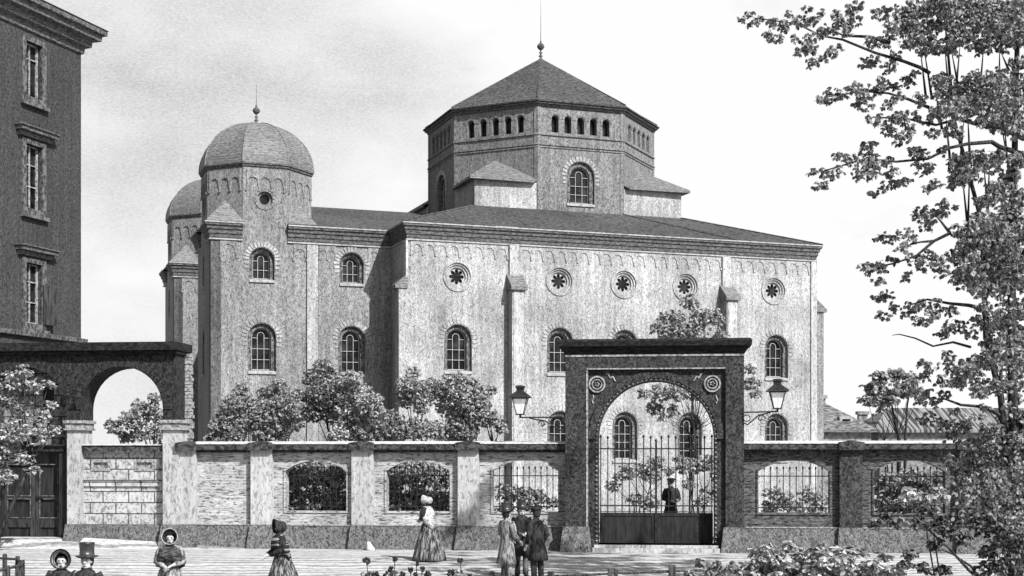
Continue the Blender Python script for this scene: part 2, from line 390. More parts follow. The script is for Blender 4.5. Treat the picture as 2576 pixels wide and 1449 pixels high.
# pilaster strips and stepped buttresses
for q in ((4.17, 4.57, -.09, 0, 9.7, 11.02), (13.64, 14.05, -.09, 0, 9.7, 11.02), (17.92, 18.2, -.06, 0, 0, 11.02), (-.08, 0, -.06, .35, 9.6, 11.02)):
    MB().box(*q).build('pilaster_strip', 'pilaster', syn)
for (a, b, pr_, zt) in ((4.12, 4.66, .5, 9.35), (13.6, 14.14, .5, 9.3)):
    bt = MB().box(a, b, -pr_, 0, 0, zt).build('buttress', 'facade', syn)
    bt2 = MB(); bt2.add([(a-.07, -pr_-.12, zt), (b+.07, -pr_-.12, zt), (b+.07, 0, zt+.55), (a-.07, 0, zt+.55), (a-.07, -pr_-.12, zt-.14), (b+.07, -pr_-.12, zt-.14), (b+.07, 0, zt-.14), (a-.07, 0, zt-.14)],
                        [(0,1,2,3),(0,4,5,1),(1,5,6,2),(2,6,7,3),(3,7,4,0),(4,7,6,5)]); bt2.build('buttress_cap', 'domeslate', bt)
    MB().box(a+.06, b-.06, -pr_-.02, -pr_+.01, .3, zt-.2).build('facing', 'pilaster', bt)
bt = MB().box(-.35, 0, .0, .55, 0, 9.3).build('buttress', 'facade', syn)
MB().add([(-.5, -.05, 9.3), (0, -.05, 9.75), (0, .6, 9.75), (-.5, .6, 9.3), (-.5, -.05, 9.16), (0, -.05, 9.16), (0, .6, 9.16), (-.5, .6, 9.16)],
         [(0,1,2,3),(0,4,5,1),(1,5,6,2),(2,6,7,3),(3,7,4,0),(4,7,6,5)]).build('buttress_cap', 'domeslate', bt)
bt = MB().box(18.152, 18.62, .08, .7, 0, 9.0).build('buttress', 'tower', syn)  # darker stucco than the other buttresses: shade put into its colour
MB().add([(18.152, .0, 9.5), (18.74, .0, 9.0), (18.74, .78, 9.0), (18.152, .78, 9.5), (18.152, .0, 8.88), (18.74, .0, 8.88), (18.74, .78, 8.88), (18.152, .78, 8.88)],
         [(0,1,2,3),(0,4,5,1),(1,5,6,2),(2,6,7,3),(3,7,4,0),(4,7,6,5)]).build('buttress_cap', 'domeslate', bt)
# main roof, hipped up to the square base of the drum
CS, CT, AP = 9.0, 9.1, 4.87
def sq(h, z): return [(CS-h, CT-h, z), (CS+h, CT-h, z), (CS+h, CT+h, z), (CS-h, CT+h, z)]
o6 = .23
rf = MB().loft([[(-o6, -o6, 11.73), (W_+o6, -o6, 11.73), (W_+o6, D_+o6, 11.73), (-o6, D_+o6, 11.73)], sq(AP, 13.32)])
for e, q in (((-o6, -o6, 11.74), (CS-AP, CT-AP, 13.33)), ((W_+o6, -o6, 11.74), (CS+AP, CT-AP, 13.33)), ((W_*.66+2.2, -o6, 11.74), (CS+2.0, CT-AP, 13.33))):
    rf.tube([e, q], .045, 6)
rf.build('main_roof', 'slate', syn)
OV = [(CS+AP/math.cos(PI/8)*math.sin(R(a)), CT-AP/math.cos(PI/8)*math.cos(R(a))) for a in range(-23+0, 337, 45)]
OV = [(CS+AP/math.cos(PI/8)*math.sin(R(-22.5+45*k)), CT-AP/math.cos(PI/8)*math.cos(R(-22.5+45*k))) for k in range(8)]
half = AP*math.tan(PI/8)
dw = MB(); dsurr = MB(); gal = []
drum_faces = []
for k in range(8):
    a = R(45*k)                         # outward normal = (sin a, -cos a)
    M = fr(CS+AP*math.sin(a), CT-AP*math.cos(a), a)
    hs = []
    zlow = 13.1 if k % 2 == 0 else 13.1
    for i in range(5): hs.append(arch((i-2)*.6, 16.7, .33, 17.45, 8))
    if k % 2 == 0: hs.append(arch(0, 13.62, 1.3, 15.5))
    o = .35*math.tan(PI/8)
    dw.prism(rect(-half, half, zlow, 17.9), 0, .35, hs, M)
    drum_faces.append(M)
    for i in range(5): gal.append(MB(M).box((i-2)*.6-.2, (i-2)*.6+.2, .28, .31, 16.65, 17.5))
    for i in range(5):
        voussoirs(dsurr, (i-2)*.6, 17.45-.165, .2, .275, -.025, .02, 5, M, gap=.05)
    for (z0, z1, pz) in ((16.55, 16.62, .06), (16.12, 16.2, .06), (16.02, 16.07, .04)):
        hh = half+pz*math.tan(PI/8); dsurr.box(-hh, hh, -pz, .0, z0, z1, M)
    dsurr.box(-half, -half+.14, -.03, .0, 13.2, 17.9, M); dsurr.box(half-.14, half, -.03, .0, 13.2, 17.9, M)
dro = dw.build('drum', 'drum', syn)
dsurr.build('drum_banding', 'drum', dro)
for q in gal: q.build('gallery_opening', 'glass', dro)
for k in (0, 6, 2): arched_window(syn, drum_faces[k], 0, 13.62, 1.3, 15.5, .22)
path_moulding(MB(), OV, [(0, 17.76), (.06, 17.78), (.08, 17.86), (.18, 17.89), (.18, 17.96), (0, 17.96)], True).build('drum_cornice', 'cornice', dro)
rl = [[(CS+(p[0]-CS)*f, CT+(p[1]-CT)*f, z) for p in OV] for f, z in ((1.05, 17.965), (1.053, 18.02), (.6, 19.45), (.3, 20.4), (.02, 21.25))]
dr = MB().loft(rl)
for p in OV: dr.tube([(CS+(p[0]-CS)*1.03, CT+(p[1]-CT)*1.03, 18.11), (CS, CT, 21.27)], .04, 5)
dr.build('drum_roof', 'slate', syn)
def finial(c, s, tip):
    mb = MB().lathe([(.02, -.2*s), (.26*s, -.15*s), (.1*s, .05*s), (.06*s, .12*s), (.15*s, .22*s), (.06*s, .3*s), (.05*s, .36*s), (.13*s, .44*s), (.05*s, .5*s), (.05*s, .6*s), (.16*s, .68*s), (.24*s, .8*s), (.245*s, .88*s), (.17*s, 1.*s), (.05*s, 1.1*s), (.07*s, 1.16*s), (.025*s, 1.24*s), (.02*s, 1.5*s), (.008*s, tip)], c, 14)
    return mb.build('finial', 'cornice', syn, True)
finial((CS, CT, 21.25), .72, 2.75)
# corner broaches round the drum
for k in (1, 3, 5, 7):
    a = R(45*k); v1 = OV[k]; v2 = OV[(k+1) % 8]
    sx = CS+AP*(1 if math.sin(a) > 0 else -1); sy = CT+AP*(1 if -math.cos(a) > 0 else -1)
    cp = (sx, sy); mid = ((v1[0]+v2[0])/2, (v1[1]+v2[1])/2)
    tb = MB(); lo_ = [(*v1, 13.1), (*cp, 13.1), (*v2, 13.1)]; hi_ = [(*v1, 14.45), (*cp, 14.45), (*v2, 14.45)]
    tb.loft([lo_, hi_], True, True, True); t_ = tb.build('corner_turret', 'facade', syn)
    dx, dy = cp[0]-mid[0], cp[1]-mid[1]; ln = math.hypot(dx, dy); ux, uy = dx/ln*.35, dy/ln*.35
    e1 = (v1[0]+ux*.9, v1[1]+uy*.9); e2 = (v2[0]+ux*.9, v2[1]+uy*.9); ec = (cp[0]+ux*1.2, cp[1]+uy*1.2)
    MB().add([(*e1, 14.42), (*ec, 14.42), (*e2, 14.42), (*e1, 14.54), (*ec, 14.54), (*e2, 14.54), (mid[0], mid[1], 15.62), (*v1, 14.6), (*v2, 14.6)],
             [(0, 2, 1), (0, 1, 4, 3), (1, 2, 5, 4), (3, 4, 6), (4, 5, 6), (7, 3, 6), (8, 6, 5), (7, 0, 3), (8, 5, 2)]).build('turret_roof', 'domeslate', t_)
# wing between the towers
T0 = 2.37
wing = [-1.64]
hs = [arch(-1.64, 9.5, .98, 10.78), arch(-1.64, 5.9, 1.1, 7.85), arch(-1.64, 2.46, 1.1, 4.45)]
M0 = fr(0, T0, 0)
wl = MB(); wl.prism(rect(-3.0, 0, 0, 11.3), 0, .5, hs, M0); wl.box(-3.5, -3.0, 6.5, 14.6, 0, 11.3); wl.box(-3.0, 0, 18.0, 18.4, 0, 11.3)
wl.build('wing_wall', 'tower', syn)
arched_window(syn, M0, -1.64, 9.5, .98, 10.78); arched_window(syn, M0, -1.64, 5.9, 1.1, 7.85); arched_window(syn, M0, -1.64, 2.46, 1.1, 4.45)
MB(M0).box(-3.45, -3.02, -.08, 0, 0, 10.99).build('pilaster_strip', 'facade', syn)
for a, b in ((-2.95, -2.3), (-.98, -.05)):
    cb = MB(); corbel_band(cb, a, b, 11.0, 10.5, 2 if b < -1 else 2, M0); cb.build('corbel_table', 'tower', syn)
path_moulding(MB(), [(-4.22, T0), (0, T0)], CORN).build('cornice', 'cornice', syn)
path_moulding(MB(), [(-4.22, T0), (-.05, T0)], GUT).build('gutter', 'gutter', syn); path_moulding(MB(), [(-4.22, T0), (-.05, T0)], LINE).build('moulding', 'gutter', syn)
MB().add([(-4.22, T0-.23, 11.735), (2.2, T0-.23, 11.735), (4.5, 10.4, 13.95), (-3.8, 10.4, 13.95), (-3.8, 18.9, 11.735), (2.2, 18.9, 11.735),
          (-4.22, T0-.23, 11.64), (2.2, T0-.23, 11.64), (2.2, 18.9, 11.64), (-3.8, 18.9, 11.64)],
         [(0, 1, 2, 3), (3, 2, 5, 4), (6, 7, 1, 0), (8, 9, 4, 5), (1, 7, 8, 5, 2), (0, 3, 4, 9, 6)]).build('wing_roof', 'slate', syn)
# stair towers with eight-sided domes
def tower(tc_, detail):
    cs, a_ = -5.085, 2.07
    x0, x1, y0, y1 = cs-2.105, cs+2.105, tc_-a_, tc_+a_
    Mf = fr(0, y0, 0); Ml = fr(x0, tc_, -PI/2)
    hs = [arch(cs-.13, 9.5, .98, 10.8), arch(cs-.13, 5.93, 1.1, 7.85), arch(cs-.13, 2.46, 1.1, 4.45)] if detail else []
    hl = [arch(0, 5.9, .5, 7.7), arch(0, 9.4, .45, 10.7)]
    tw = MB(); tw.prism(rect(x0, x1, 0, 11.62), 0, .4, hs, Mf); tw.prism(rect(-a_+.4, a_, 0, 11.62), 0, .4, hl, Ml)
    tw.box(x1-.4, x1, y0+.4, y1-.4, 0, 11.62); tw.box(x0+.4, x1, y1-.4, y1, 0, 11.62)
    root = tw.build('stair_tower', 'tower', syn)
    wn = []
    if detail:
        for z0, wd, zt in ((9.5, .98, 10.8), (5.93, 1.1, 7.85), (2.46, 1.1, 4.45)): arched_window(syn, Mf, cs-.13, z0, wd, zt)
    for z0, wd, zt in ((5.9, .5, 7.7), (9.4, .45, 10.7)): arched_window(syn, Ml, 0, z0, wd, zt, .25, False, True)
    V = [(cs+a_/math.cos(PI/8)*math.sin(R(-22.5+45*k)), tc_-a_/math.cos(PI/8)*math.cos(R(-22.5+45*k))) for k in range(8)]
    hf = a_*math.tan(PI/8); oc = MB(); tr = MB()
    for k in range(8):
        a = R(45*k); M = fr(cs+a_*math.sin(a), tc_-a_*math.cos(a), a)
        oc.prism(rect(-hf, hf, 11.625, 14.0), 0 if k else .0, .3, [circ(-.02, 12.7, .3, 20)] if k in (0, 6) else [], M)
        corbel_band(tr, -hf+.12, hf-.12, 13.86, 13.05, 3, M, -.04)
        if k in (0, 6):
            voussoirs(tr, -.02, 12.7, .3, .42, -.03, .03, 16, M, 0, 2*PI, .06)
            tr.prism(circ(-.02, 12.7, .299, 20), .1, .2, [circ(-.02, 12.7, .2, 20)], M)
    tr.build('tower_banding', 'tower', root); oc.build('octagon', 'tower', root)
    for k in (0, 6):
        gl = MB(); a = R(45*k); gl.prism(circ(-.02, 12.7, .29, 16), .22, .25, (), fr(cs+a_*math.sin(a), tc_-a_*math.cos(a), a))
        gl.build('oculus_glass', 'glass', root)
    path_moulding(MB(), V, [(0, 13.93), (.05, 13.95), (.06, 14.02), (.1, 14.04), (.1, 14.1), (0, 14.1)], True).build('dome_cornice', 'cornice', root)
    loops = []
    for i in range(11):
        ph = R(90*i/10.2); f = 1.045*math.cos(ph); loops.append([(cs+(p[0]-cs)*f, tc_+(p[1]-tc_)*f, 14.1+1.98*math.sin(ph)) for p in V])
    dm_ = MB().loft(loops, True, False, True)
    for k in range(8): dm_.tube([lp[k] for lp in loops], .03, 5)
    dm_.build('dome', 'domeslate', root)
    finial((cs, tc_, 16.1), .62, 1.65)
    # corner cornices, broken where the octagon runs down the wall
    sh = .86; cm_ = MB(); gm_ = MB()
    for pth in ([(x0, y0+1.22), (x0, y0), (x0+1.22, y0)], [(x0+1.22, y1), (x0, y1), (x0, y1-1.22)]):
        path_moulding(MB(), pth, CORN).build('cornice', 'cornice', root)
        path_moulding(MB(), pth, GUT).build('gutter', 'gutter', root); path_moulding(MB(), pth, LINE).build('moulding', 'gutter', root)
    cb_ = MB()
    corbel_band(cb_, x0+.35, x0+1.0, 11.0, 10.4, 1, Mf); cb_.build('corbel_table', 'tower', root)
    cb_ = MB(); corbel_band(cb_, x1-1.0, x1-.5, 11.0, 10.4, 1, Mf); cb_.build('corbel_table', 'tower', root)
    for k in (1, 3, 5, 7):
        br = MB(); a = R(45*k); v1 = V[k]; v2 = V[(k+1) % 8]
        cp = (x1 if math.sin(a) > 0 else x0, y1 if -math.cos(a) > 0 else y0); mid = ((v1[0]+v2[0])/2, (v1[1]+v2[1])/2)
        if k in (7, 5): 
            ex = -.22; ey = -.22 if k == 7 else .22
        else: ex = ey = 0
        e1 = (v1[0], v1[1]+ey*1.0) if k == 7 else (v1[0]+ex, v1[1]); e2 = (v2[0]+ex, v2[1]) if k == 7 else (v2[0], v2[1]+ey)
        if k == 7: e1 = (v1[0]+ex, v1[1]) if abs(v1[0]-x0) < .1 else (v1[0], v1[1]+ey); e2 = (v2[0]+ex, v2[1]) if abs(v2[0]-x0) < .1 else (v2[0], v2[1]+ey)
        if k == 5: e1 = (v1[0]+ex, v1[1]) if abs(v1[0]-x0) < .1 else (v1[0], v1[1]+ey); e2 = (v2[0]+ex, v2[1]) if abs(v2[0]-x0) < .1 else (v2[0], v2[1]+ey)
        ec = (cp[0]+ex, cp[1]+ey)
        br.add([(*e1, 11.73), (*ec, 11.73), (*e2, 11.73), (mid[0], mid[1], 12.68), (*v1, 11.74), (*v2, 11.74)], [(0, 1, 3), (1, 2, 3), (0, 3, 4), (2, 5, 3), (0, 4, 5, 2, 1)])
        br.build('corner_roof', 'domeslate', root)
tower(T0+2.07, True); tower(16.7, False)

# ------------------------------------------------------------------ boundary wall frame
WR = math.atan(-.11); WO = (0, 40.2, 0)
Wm = fr(0, 40.2, WR)
def wpt(s, t, z): return Wm @ Vector((s, t, z))
PROF_COP = [(0, 2.74), (.05, 2.74), (.08, 2.8), (.16, 2.82), (.16, 2.99), (.06, 3.03), (0, 3.03)]
def grille(parent, x0, x1, blank=False):
    c = (x0+x1)/2; g_ = MB()
    n = round((x1-x0)/.175)
    for k in range(1, n):
        x = x0+(x1-x0)*k/n
        g_.tube([(x, .38, 1.1), (x, .38, 2.3)], .013, 5); g_.lathe([(.005, 0), (.024, .02), (.024, .06), (.004, .1)], (x, .38, 2.28), 6)
    for z in (1.22, 2.1): g_.box(x0-.02, x1+.02, .367, .393, z-.014, z+.014)
    g_.build('window_grille', 'iron', parent)
def wall_run(name, label, x0, x1, pil, win, wallm, pilm, blank_edges=()):
    root = empty(name, WO, WR, label, 'wall'); root['kind'] = 'thing'
    hs = [arch((a+b)/2, 1.08, b-a, 2.54, 12, .3) for a, b in win]
    MB().prism(rect(x0, x1, 0, 2.9), .12, .5, hs).build('brick_panel', wallm, root)
    for a, b in win:
        c = (a+b)/2; fm = MB().prism(arch(c, 1.03, b-a+.09, 2.585, 12, .3), .085, .16, [arch(c, 1.085, b-a-.005, 2.535, 12, .3)])
        fm.build('opening_trim', wallm, root)
    for a, b in win: grille(root, a, b)
    for a, b in pil:
        p = MB().box(a, b, -.06, .52, .62, 2.9).build('pilaster', pilm, root)
        q = MB().add([(a-.08, -.24, 0), (b+.08, -.24, 0), (b+.02, -.1, .69), (a-.02, -.1, .69), (a-.08, .3, 0), (b+.08, .3, 0), (b+.02, .3, .69), (a-.02, .3, .69)],
                     [(0,1,2,3),(1,5,6,2),(5,4,7,6),(4,0,3,7),(3,2,6,7),(0,4,5,1)]).build('pilaster_foot', 'plinth', p)
        MB().add([(a-.05, -.21, 2.825), (b+.05, -.21, 2.825), (b+.06, .5, 2.825), (a-.06, .5, 2.825), (a-.05, -.21, 3.04), (b+.05, -.21, 3.04), (b+.06, .5, 3.05), (a-.06, .5, 3.05), ((a+b)/2, -.21, 3.095), ((a+b)/2, .5, 3.095)],
                 [(0,1,2,3),(0,1,5,8,4),(1,2,6,5),(2,3,7,9,6),(3,0,4,7),(4,8,9,7),(8,5,6,9)]).build('pilaster_cap', 'coping', p)
    MB().add([(x0, -.1, 0), (x1, -.1, 0), (x1, .02, .66), (x0, .02, .66), (x0, .4, 0), (x1, .4, 0), (x1, .4, .66), (x0, .4, .66)],
             [(0,1,2,3),(1,5,6,2),(5,4,7,6),(4,0,3,7),(3,2,6,7),(0,4,5,1)]).build('plinth', 'plinth', root)
    MB().box(x0, x1, .0, .13, .664, .695).build('plinth_edge', 'gatetrim', root)
    cp = MB().box(x0, x1, -.02, .46, 2.76, 2.84); cp.box(x0, x1, -.17, .52, 2.844, 3.0); cp.build('coping', 'coping', root)
    MB().add([(x0, -.19, 3.004), (x1, -.19, 3.004), (x1, .54, 3.004), (x0, .54, 3.004), (x0, -.19, 3.03), (x1, -.19, 3.03), (x1, .18, 3.085), (x0, .18, 3.085), (x1, .54, 3.03), (x0, .54, 3.03)],
             [(0,1,5,4),(4,5,6,7),(7,6,8,9),(9,8,2,3),(0,4,7,9,3),(1,2,8,6,5)]).build('coping_edge', 'copingtop', root)
    return root
wall_run('boundary_wall', 'pale whitewashed brick wall with grilled openings left of the gateway', -9.25, 1.56,
         [(-9.72, -9.2), (-7.57, -6.94), (-4.61, -3.98), (-1.54, -.94)], [(-6.59, -4.79), (-3.63, -1.79), (-.57, 1.3)], 'wash', 'pilaster')
wall_run('boundary_wall', 'brick wall coloured dark for tree shade, with grilled openings right of the gateway', 6.44, 19.0,
         [(9.08, 9.69), (12.25, 12.87), (15.4, 16.0)], [(6.88, 8.83), (10.03, 11.94), (13.2, 15.0)], 'brickshade', 'gate')  # dark brick and pilaster colours stand in for shade cast by trees

# ------------------------------------------------------------------ gateway
gt = empty('gateway', WO, WR, 'tall dark sandstone gateway with round arch, spandrel roundels and iron double gate', 'gateway')
GX0, GX1, GC, GR = 1.54, 6.46, 4.05, 1.61
op = arch(GC, -.5, 2*GR, 3.14+GR, 28)
fo = [(2.14, 0), (GC-GR-.001, 0)]
MB().prism(rect(GX0, GX1, .0, 5.5), -.42, .5, [[(2.14, .2), (5.96, .2), (5.96, 5.06), (2.14, 5.06)]]).build('outer_frame', 'gate', gt)
sp = rect(2.14, 5.96, .2, 5.06)
inn = [(2.14, .2), (GC-GR, .2)]+[(GC-GR*math.cos(PI*k/28), 3.14+GR*math.sin(PI*k/28)) for k in range(29)]+[(GC+GR, .2), (5.96, .2), (5.96, 5.06), (2.14, 5.06)]
MB().prism(inn, -.3, .45).build('spandrel_wall', 'gate', gt)
ar = MB()
for (r0, r1, y0, y1) in ((1.68, 1.87, -.36, -.29), (1.612, 1.66, -.34, -.2)):
    pg = [(GC+r1*math.cos(PI*k/28), 3.14+r1*math.sin(PI*k/28)) for k in range(29)]+[(GC+r0*math.cos(PI*k/28), 3.14+r0*math.sin(PI*k/28)) for k in range(28, -1, -1)]
    ar.prism(pg, y0, y1)
ar.build('archivolt', 'gate', gt)
be = MB()
pts = [(GC-GR-.035, .3+i*.13) for i in range(22)]+[(GC-(GR+.035)*math.cos(PI*k/40), 3.14+(GR+.035)*math.sin(PI*k/40)) for k in range(41)]+[(GC+GR+.035, 3.02-i*.13) for i in range(22)]
for x, z in pts: be.lathe([(.004, -.028), (.026, -.01), (.026, .01), (.004, .028)], (x, -.325, z), 6)
be.build('bead_moulding', 'gatetrim', gt)
ed = MB().box(2.12, 2.17, -.44, -.3, .7, 5.04).box(2.14, 5.96, -.435, -.39, 5.065, 5.1); ed.box(GX0, GX1, -.44, -.41, 5.42, 5.47)
ed.build('edge_moulding', 'gatetrim', gt)
for x in (2.42, 5.6):
    ro = MB()
    for (ra, rb, y0) in ((.235, .19, -.36), (.15, .115, -.35)): ro.prism(circ(x, 4.66, ra, 20), y0, -.29, [circ(x, 4.66, rb, 20)])
    for k in range(5): ro.lathe([(.004, -.03), (.04, 0), (.004, .03)], (x+.05*math.cos(k*1.257), -.31, 4.66+.05*math.sin(k*1.257)), 8)
    # leaf scrolls beside the roundel
    sgn = 1 if x < GC else -1
    ro.tube([(x+sgn*(.26+.02*i), -.31, 4.93-.012*i+.04*math.sin(i*.9)) for i in range(14)], .022, 5)
    ro.tube([(x-sgn*.12+sgn*.02*math.sin(i*.9), -.31, 4.36-.03*i) for i in range(9)], .022, 5)
    ro.build('roundel', 'gatetrim', gt)
cp = MB(); path_moulding(cp, [(GX0, .5), (GX0, -.42), (GX1, -.42), (GX1, .5)], [(-.3, 5.5), (.03, 5.5), (.05, 5.58), (.1, 5.6), (.12, 5.68), (.2, 5.7), (.22, 5.84), (.16, 5.9), (-.3, 5.9)])
cp.box(GX0+.1, GX1-.1, -.3, .6, 5.501, 5.895); cp.build('cornice', 'tar', gt)
for a, b in ((GX0-.06, 2.2), (5.9, GX1+.06)):
    MB().add([(a-.08, -.66, 0), (b+.08, -.66, 0), (b, -.48, .7), (a, -.48, .7), (a-.08, .52, 0), (b+.08, .52, 0), (b, .52, .7), (a, .52, .7)],
             [(0,1,2,3),(1,5,6,2),(5,4,7,6),(4,0,3,7),(3,2,6,7),(0,4,5,1)]).build('pier_foot', 'plinth', gt)
st = MB().box(2.3, 5.8, -.62, .6, 0, .12).box(2.34, 5.76, -.5, .6, .124, .2).build('threshold_step', 'pilaster', gt)
bd = MB().box(GX0+.25, GX0+.5, -.43, -.41, 5.14, 5.38); 
for side in (0, 1):
    a, b = (GC-GR+.03, GC-.02) if side == 0 else (GC+.02, GC+GR-.03)
    lf = MB().box(a, b, .1, .16, .22, .3).box(a, b, .1, .16, .98, 1.07).box(a, a+.1, .1, .16, .3, .98).box(b-.1, b, .1, .16, .3, .98)
    leaf = lf.build('gate_leaf', 'woodpanel', gt)
    MB().box(a+.1, b-.1, .12, .14, .3, .98).build('lower_panel', 'woodpanel', leaf)
    MB().box(a, b, .115, .145, 1.25, 1.285).box(a, b, .115, .145, 2.85, 2.885).box(a, b, .115, .145, 1.09, 1.11).build('rail', 'iron', leaf)
    br_ = MB()
    for k in range(8):
        x = a+.03+(b-a-.06)*k/7.5 if side == 0 else b-.03-(b-a-.06)*k/7.5
        zt = 3.16 if k % 3 else 3.19
        br_.tube([(x, .13, 1.07), (x, .13, zt)], .017, 6); br_.lathe([(.005, 0), (.032, .02), (.032, .06), (.005, .1)], (x, .13, zt-.02), 6)
    br_.build('bars', 'iron', leaf)
    pst = MB()
    if side == 0: pst.box(GC-.03, GC+.03, .08, .17, .21, 3.05); pst.lathe([(.01, 0), (.05, .03), (.01, .1)], (GC, .125, 3.05), 8); pst.build('meeting_post', 'iron', gt)

# ------------------------------------------------------------------ wall lanterns
def lantern(s, zb, attach, label, curve):
    root = empty('wall_lantern', tuple(wpt(s, -.45, 0)), WR, label, 'lantern', 'lanterns bracketed on the gateway')
    z = zb; b, t_, h = .1, .2, .42
    f = MB()
    for sx, sy in ((1, 1), (1, -1), (-1, 1), (-1, -1)): f.tube([(sx*b, sy*b, z), (sx*t_, sy*t_, z+h)], .013, 5)
    f.box(-b-.02, b+.02, -b-.02, b+.02, z-.03, z); f.box(-t_-.02, t_+.02, -t_-.02, t_+.02, z+h, z+h+.025); f.tube([(0, 0, z-.12), (0, 0, z-.03)], .03, 6)
    f.build('lantern_frame', 'iron', root)
    MB().loft([[(sx*q*.97, sy*q*.97, zz) for sx, sy in ((-1, -1), (1, -1), (1, 1), (-1, 1))] for q, zz in ((b, z+.002), (t_, z+h-.002))], True).build('lantern_glass', LG, root)
    hd = MB().loft([[(sx*q, sy*q, zz) for sx, sy in ((-1, -1), (1, -1), (1, 1), (-1, 1))] for q, zz in ((.3, z+h+.026), (.29, z+h+.06), (.12, z+h+.2), (.1, z+h+.21), (.1, z+h+.3), (.13, z+h+.31), (.12, z+h+.36), (.02, z+h+.38))], True, True, True)
    hd.build('lantern_hood', 'iron', root)
    MB().tube([(.0, 0, z), (.02, 0, z+.12), (.05, 0, z+.17), (.02, 0, z+.23), (-.02, 0, z+.26)], .018, 6).build('burner', 'iron', root)
    L_ = attach-s; sg = 1 if L_ > 0 else -1; zb_ = z-.1
    k = MB().tube([(0, 0, zb_), (L_, 0, zb_+(.0 if not curve else -.02))], .022, 6)
    sp_ = [(L_*.48+sg*(-.16+.013*i)*math.cos(i*.55)*.75, 0, zb_-.2+(.16-.013*i)*math.sin(i*.55)*.8) for i in range(11)]
    k.tube(sp_, .018, 5)
    k.tube([(L_*.2, 0, zb_-.02), (L_*.35, 0, zb_-.06), (L_*.55, 0, zb_-.1), (L_*.75, 0, zb_-.26), (L_*.88, 0, zb_-.36), (L_, 0, zb_-.3)], .02, 5)
    k.tube([(L_*.9+sg*.0+.09*math.cos(t), 0, zb_-.18+.09*math.sin(t)) for t in [i*.6 for i in range(11)]], .014, 5)
    k.build('bracket', 'iron', root)
LG = bpy.data.materials.new('pale_lantern_glass'); LG.use_nodes = True
_t = LG.node_tree; _t.nodes.clear(); _o = _t.nodes.new('ShaderNodeOutputMaterial'); _m = _t.nodes.new('ShaderNodeMixShader'); _a = _t.nodes.new('ShaderNodeBsdfTransparent'); _b = _t.nodes.new('ShaderNodeBsdfPrincipled')
_b.inputs['Base Color'].default_value = (.8, .8, .8, 1); _b.inputs['Roughness'].default_value = .25; _m.inputs[0].default_value = .55
_nz = _t.nodes.new('ShaderNodeTexNoise'); _nz.inputs['Scale'].default_value = 6; _mr = _t.nodes.new('ShaderNodeMapRange'); _mr.inputs[3].default_value = .45; _mr.inputs[4].default_value = .65
_t.links.new(_nz.outputs[0], _mr.inputs[0]); _t.links.new(_mr.outputs[0], _m.inputs[0])
_t.links.new(_a.outputs[0], _m.inputs[1]); _t.links.new(_b.outputs[0], _m.inputs[2]); _t.links.new(_m.outputs[0], _o.inputs[0])
lantern(.28, 3.84, 1.56, 'iron lantern on scrolled bracket at the pale wall side of the gateway', False)
lantern(7.36, 3.98, 6.44, 'iron lantern on scrolled bracket at the dark wall side of the gateway', True)

# ------------------------------------------------------------------ arcade with carriage doors
ac = empty('arcade', WO, WR, 'dark brick arcade of two arches on pale piers with broken end', 'arcade')
def arcopen(cx, r, zs, z0): return [(cx-r, z0)]+[(cx-r*math.cos(PI*k/20), zs+r*1.0*math.sin(PI*k/20)) for k in range(21)]+[(cx+r, z0)]
AX0, AX1 = -17.2, -9.78
c1, c2, ra = -11.42, -14.32, 1.24
poly = [(AX0, 3.72), (c2-ra, 3.72)]+[(c2-ra*math.cos(PI*k/20), 4.02+ra*math.sin(PI*k/20)) for k in range(21)]+[(c2+ra, 3.72), (c1-ra, 3.72)]+[(c1-ra*math.cos(PI*k/20), 4.02+ra*math.sin(PI*k/20)) for k in range(21)]+[(c1+ra, 3.72), (AX1, 3.72), (AX1, 5.62), (AX0, 5.62)]
MB().prism(poly, -.06, .85).build('arch_wall', 'arcade', ac)
vs = MB()
for c in (c1, c2): voussoirs(vs, c, 4.02, ra+.005, ra+.3, -.09, -.05, 25, None, gap=.04)
vs.build('arch_ring', 'arcade', ac)
MB().box(AX0, AX1+.06, -.22, .98, 5.624, 5.72).box(AX0, AX1+.1, -.34, 1.05, 5.724, 5.96).build('coping', 'tar', ac)
for a, b in ((-13.06, -12.67), (-10.17, -9.7), (-15.96, -15.57)):
    p = MB().box(a, b, -.1, .8, .62, 3.42).build('pier', 'pilaster', ac)
    MB().box(a-.09, b+.09, -.19, .89, 3.62, 3.71).box(a-.04, b+.04, -.14, .84, 3.48, 3.616).box(a-.08, b+.08, -.18, .88, 3.42, 3.476).build('capital', 'gatetrim', p)
    MB().add([(a-.09, -.3, -.05), (b+.09, -.3, -.05), (b+.03, -.16, .68), (a-.03, -.16, .68), (a-.09, .85, -.05), (b+.09, .85, -.05), (b+.03, .85, .68), (a-.03, .85, .68)],
             [(0,1,2,3),(1,5,6,2),(5,4,7,6),(4,0,3,7),(3,2,6,7),(0,4,5,1)]).build('pier_foot', 'plinth', p)
# toothed brick end
tt = MB(); z = 3.08; k = 0
while z < 5.6:
    h = .1; e = AX1+rnd.uniform(.17, .24)
    tt.box(AX1+.002, e, .66 if k % 2 else .68, .84, z, z+h-.008); z += h; k += 1
tt.box(AX1+.003, AX1+.14, .7, .82, 3.08, 5.6)
tt.build('toothed_end', 'gatetrim', ac)
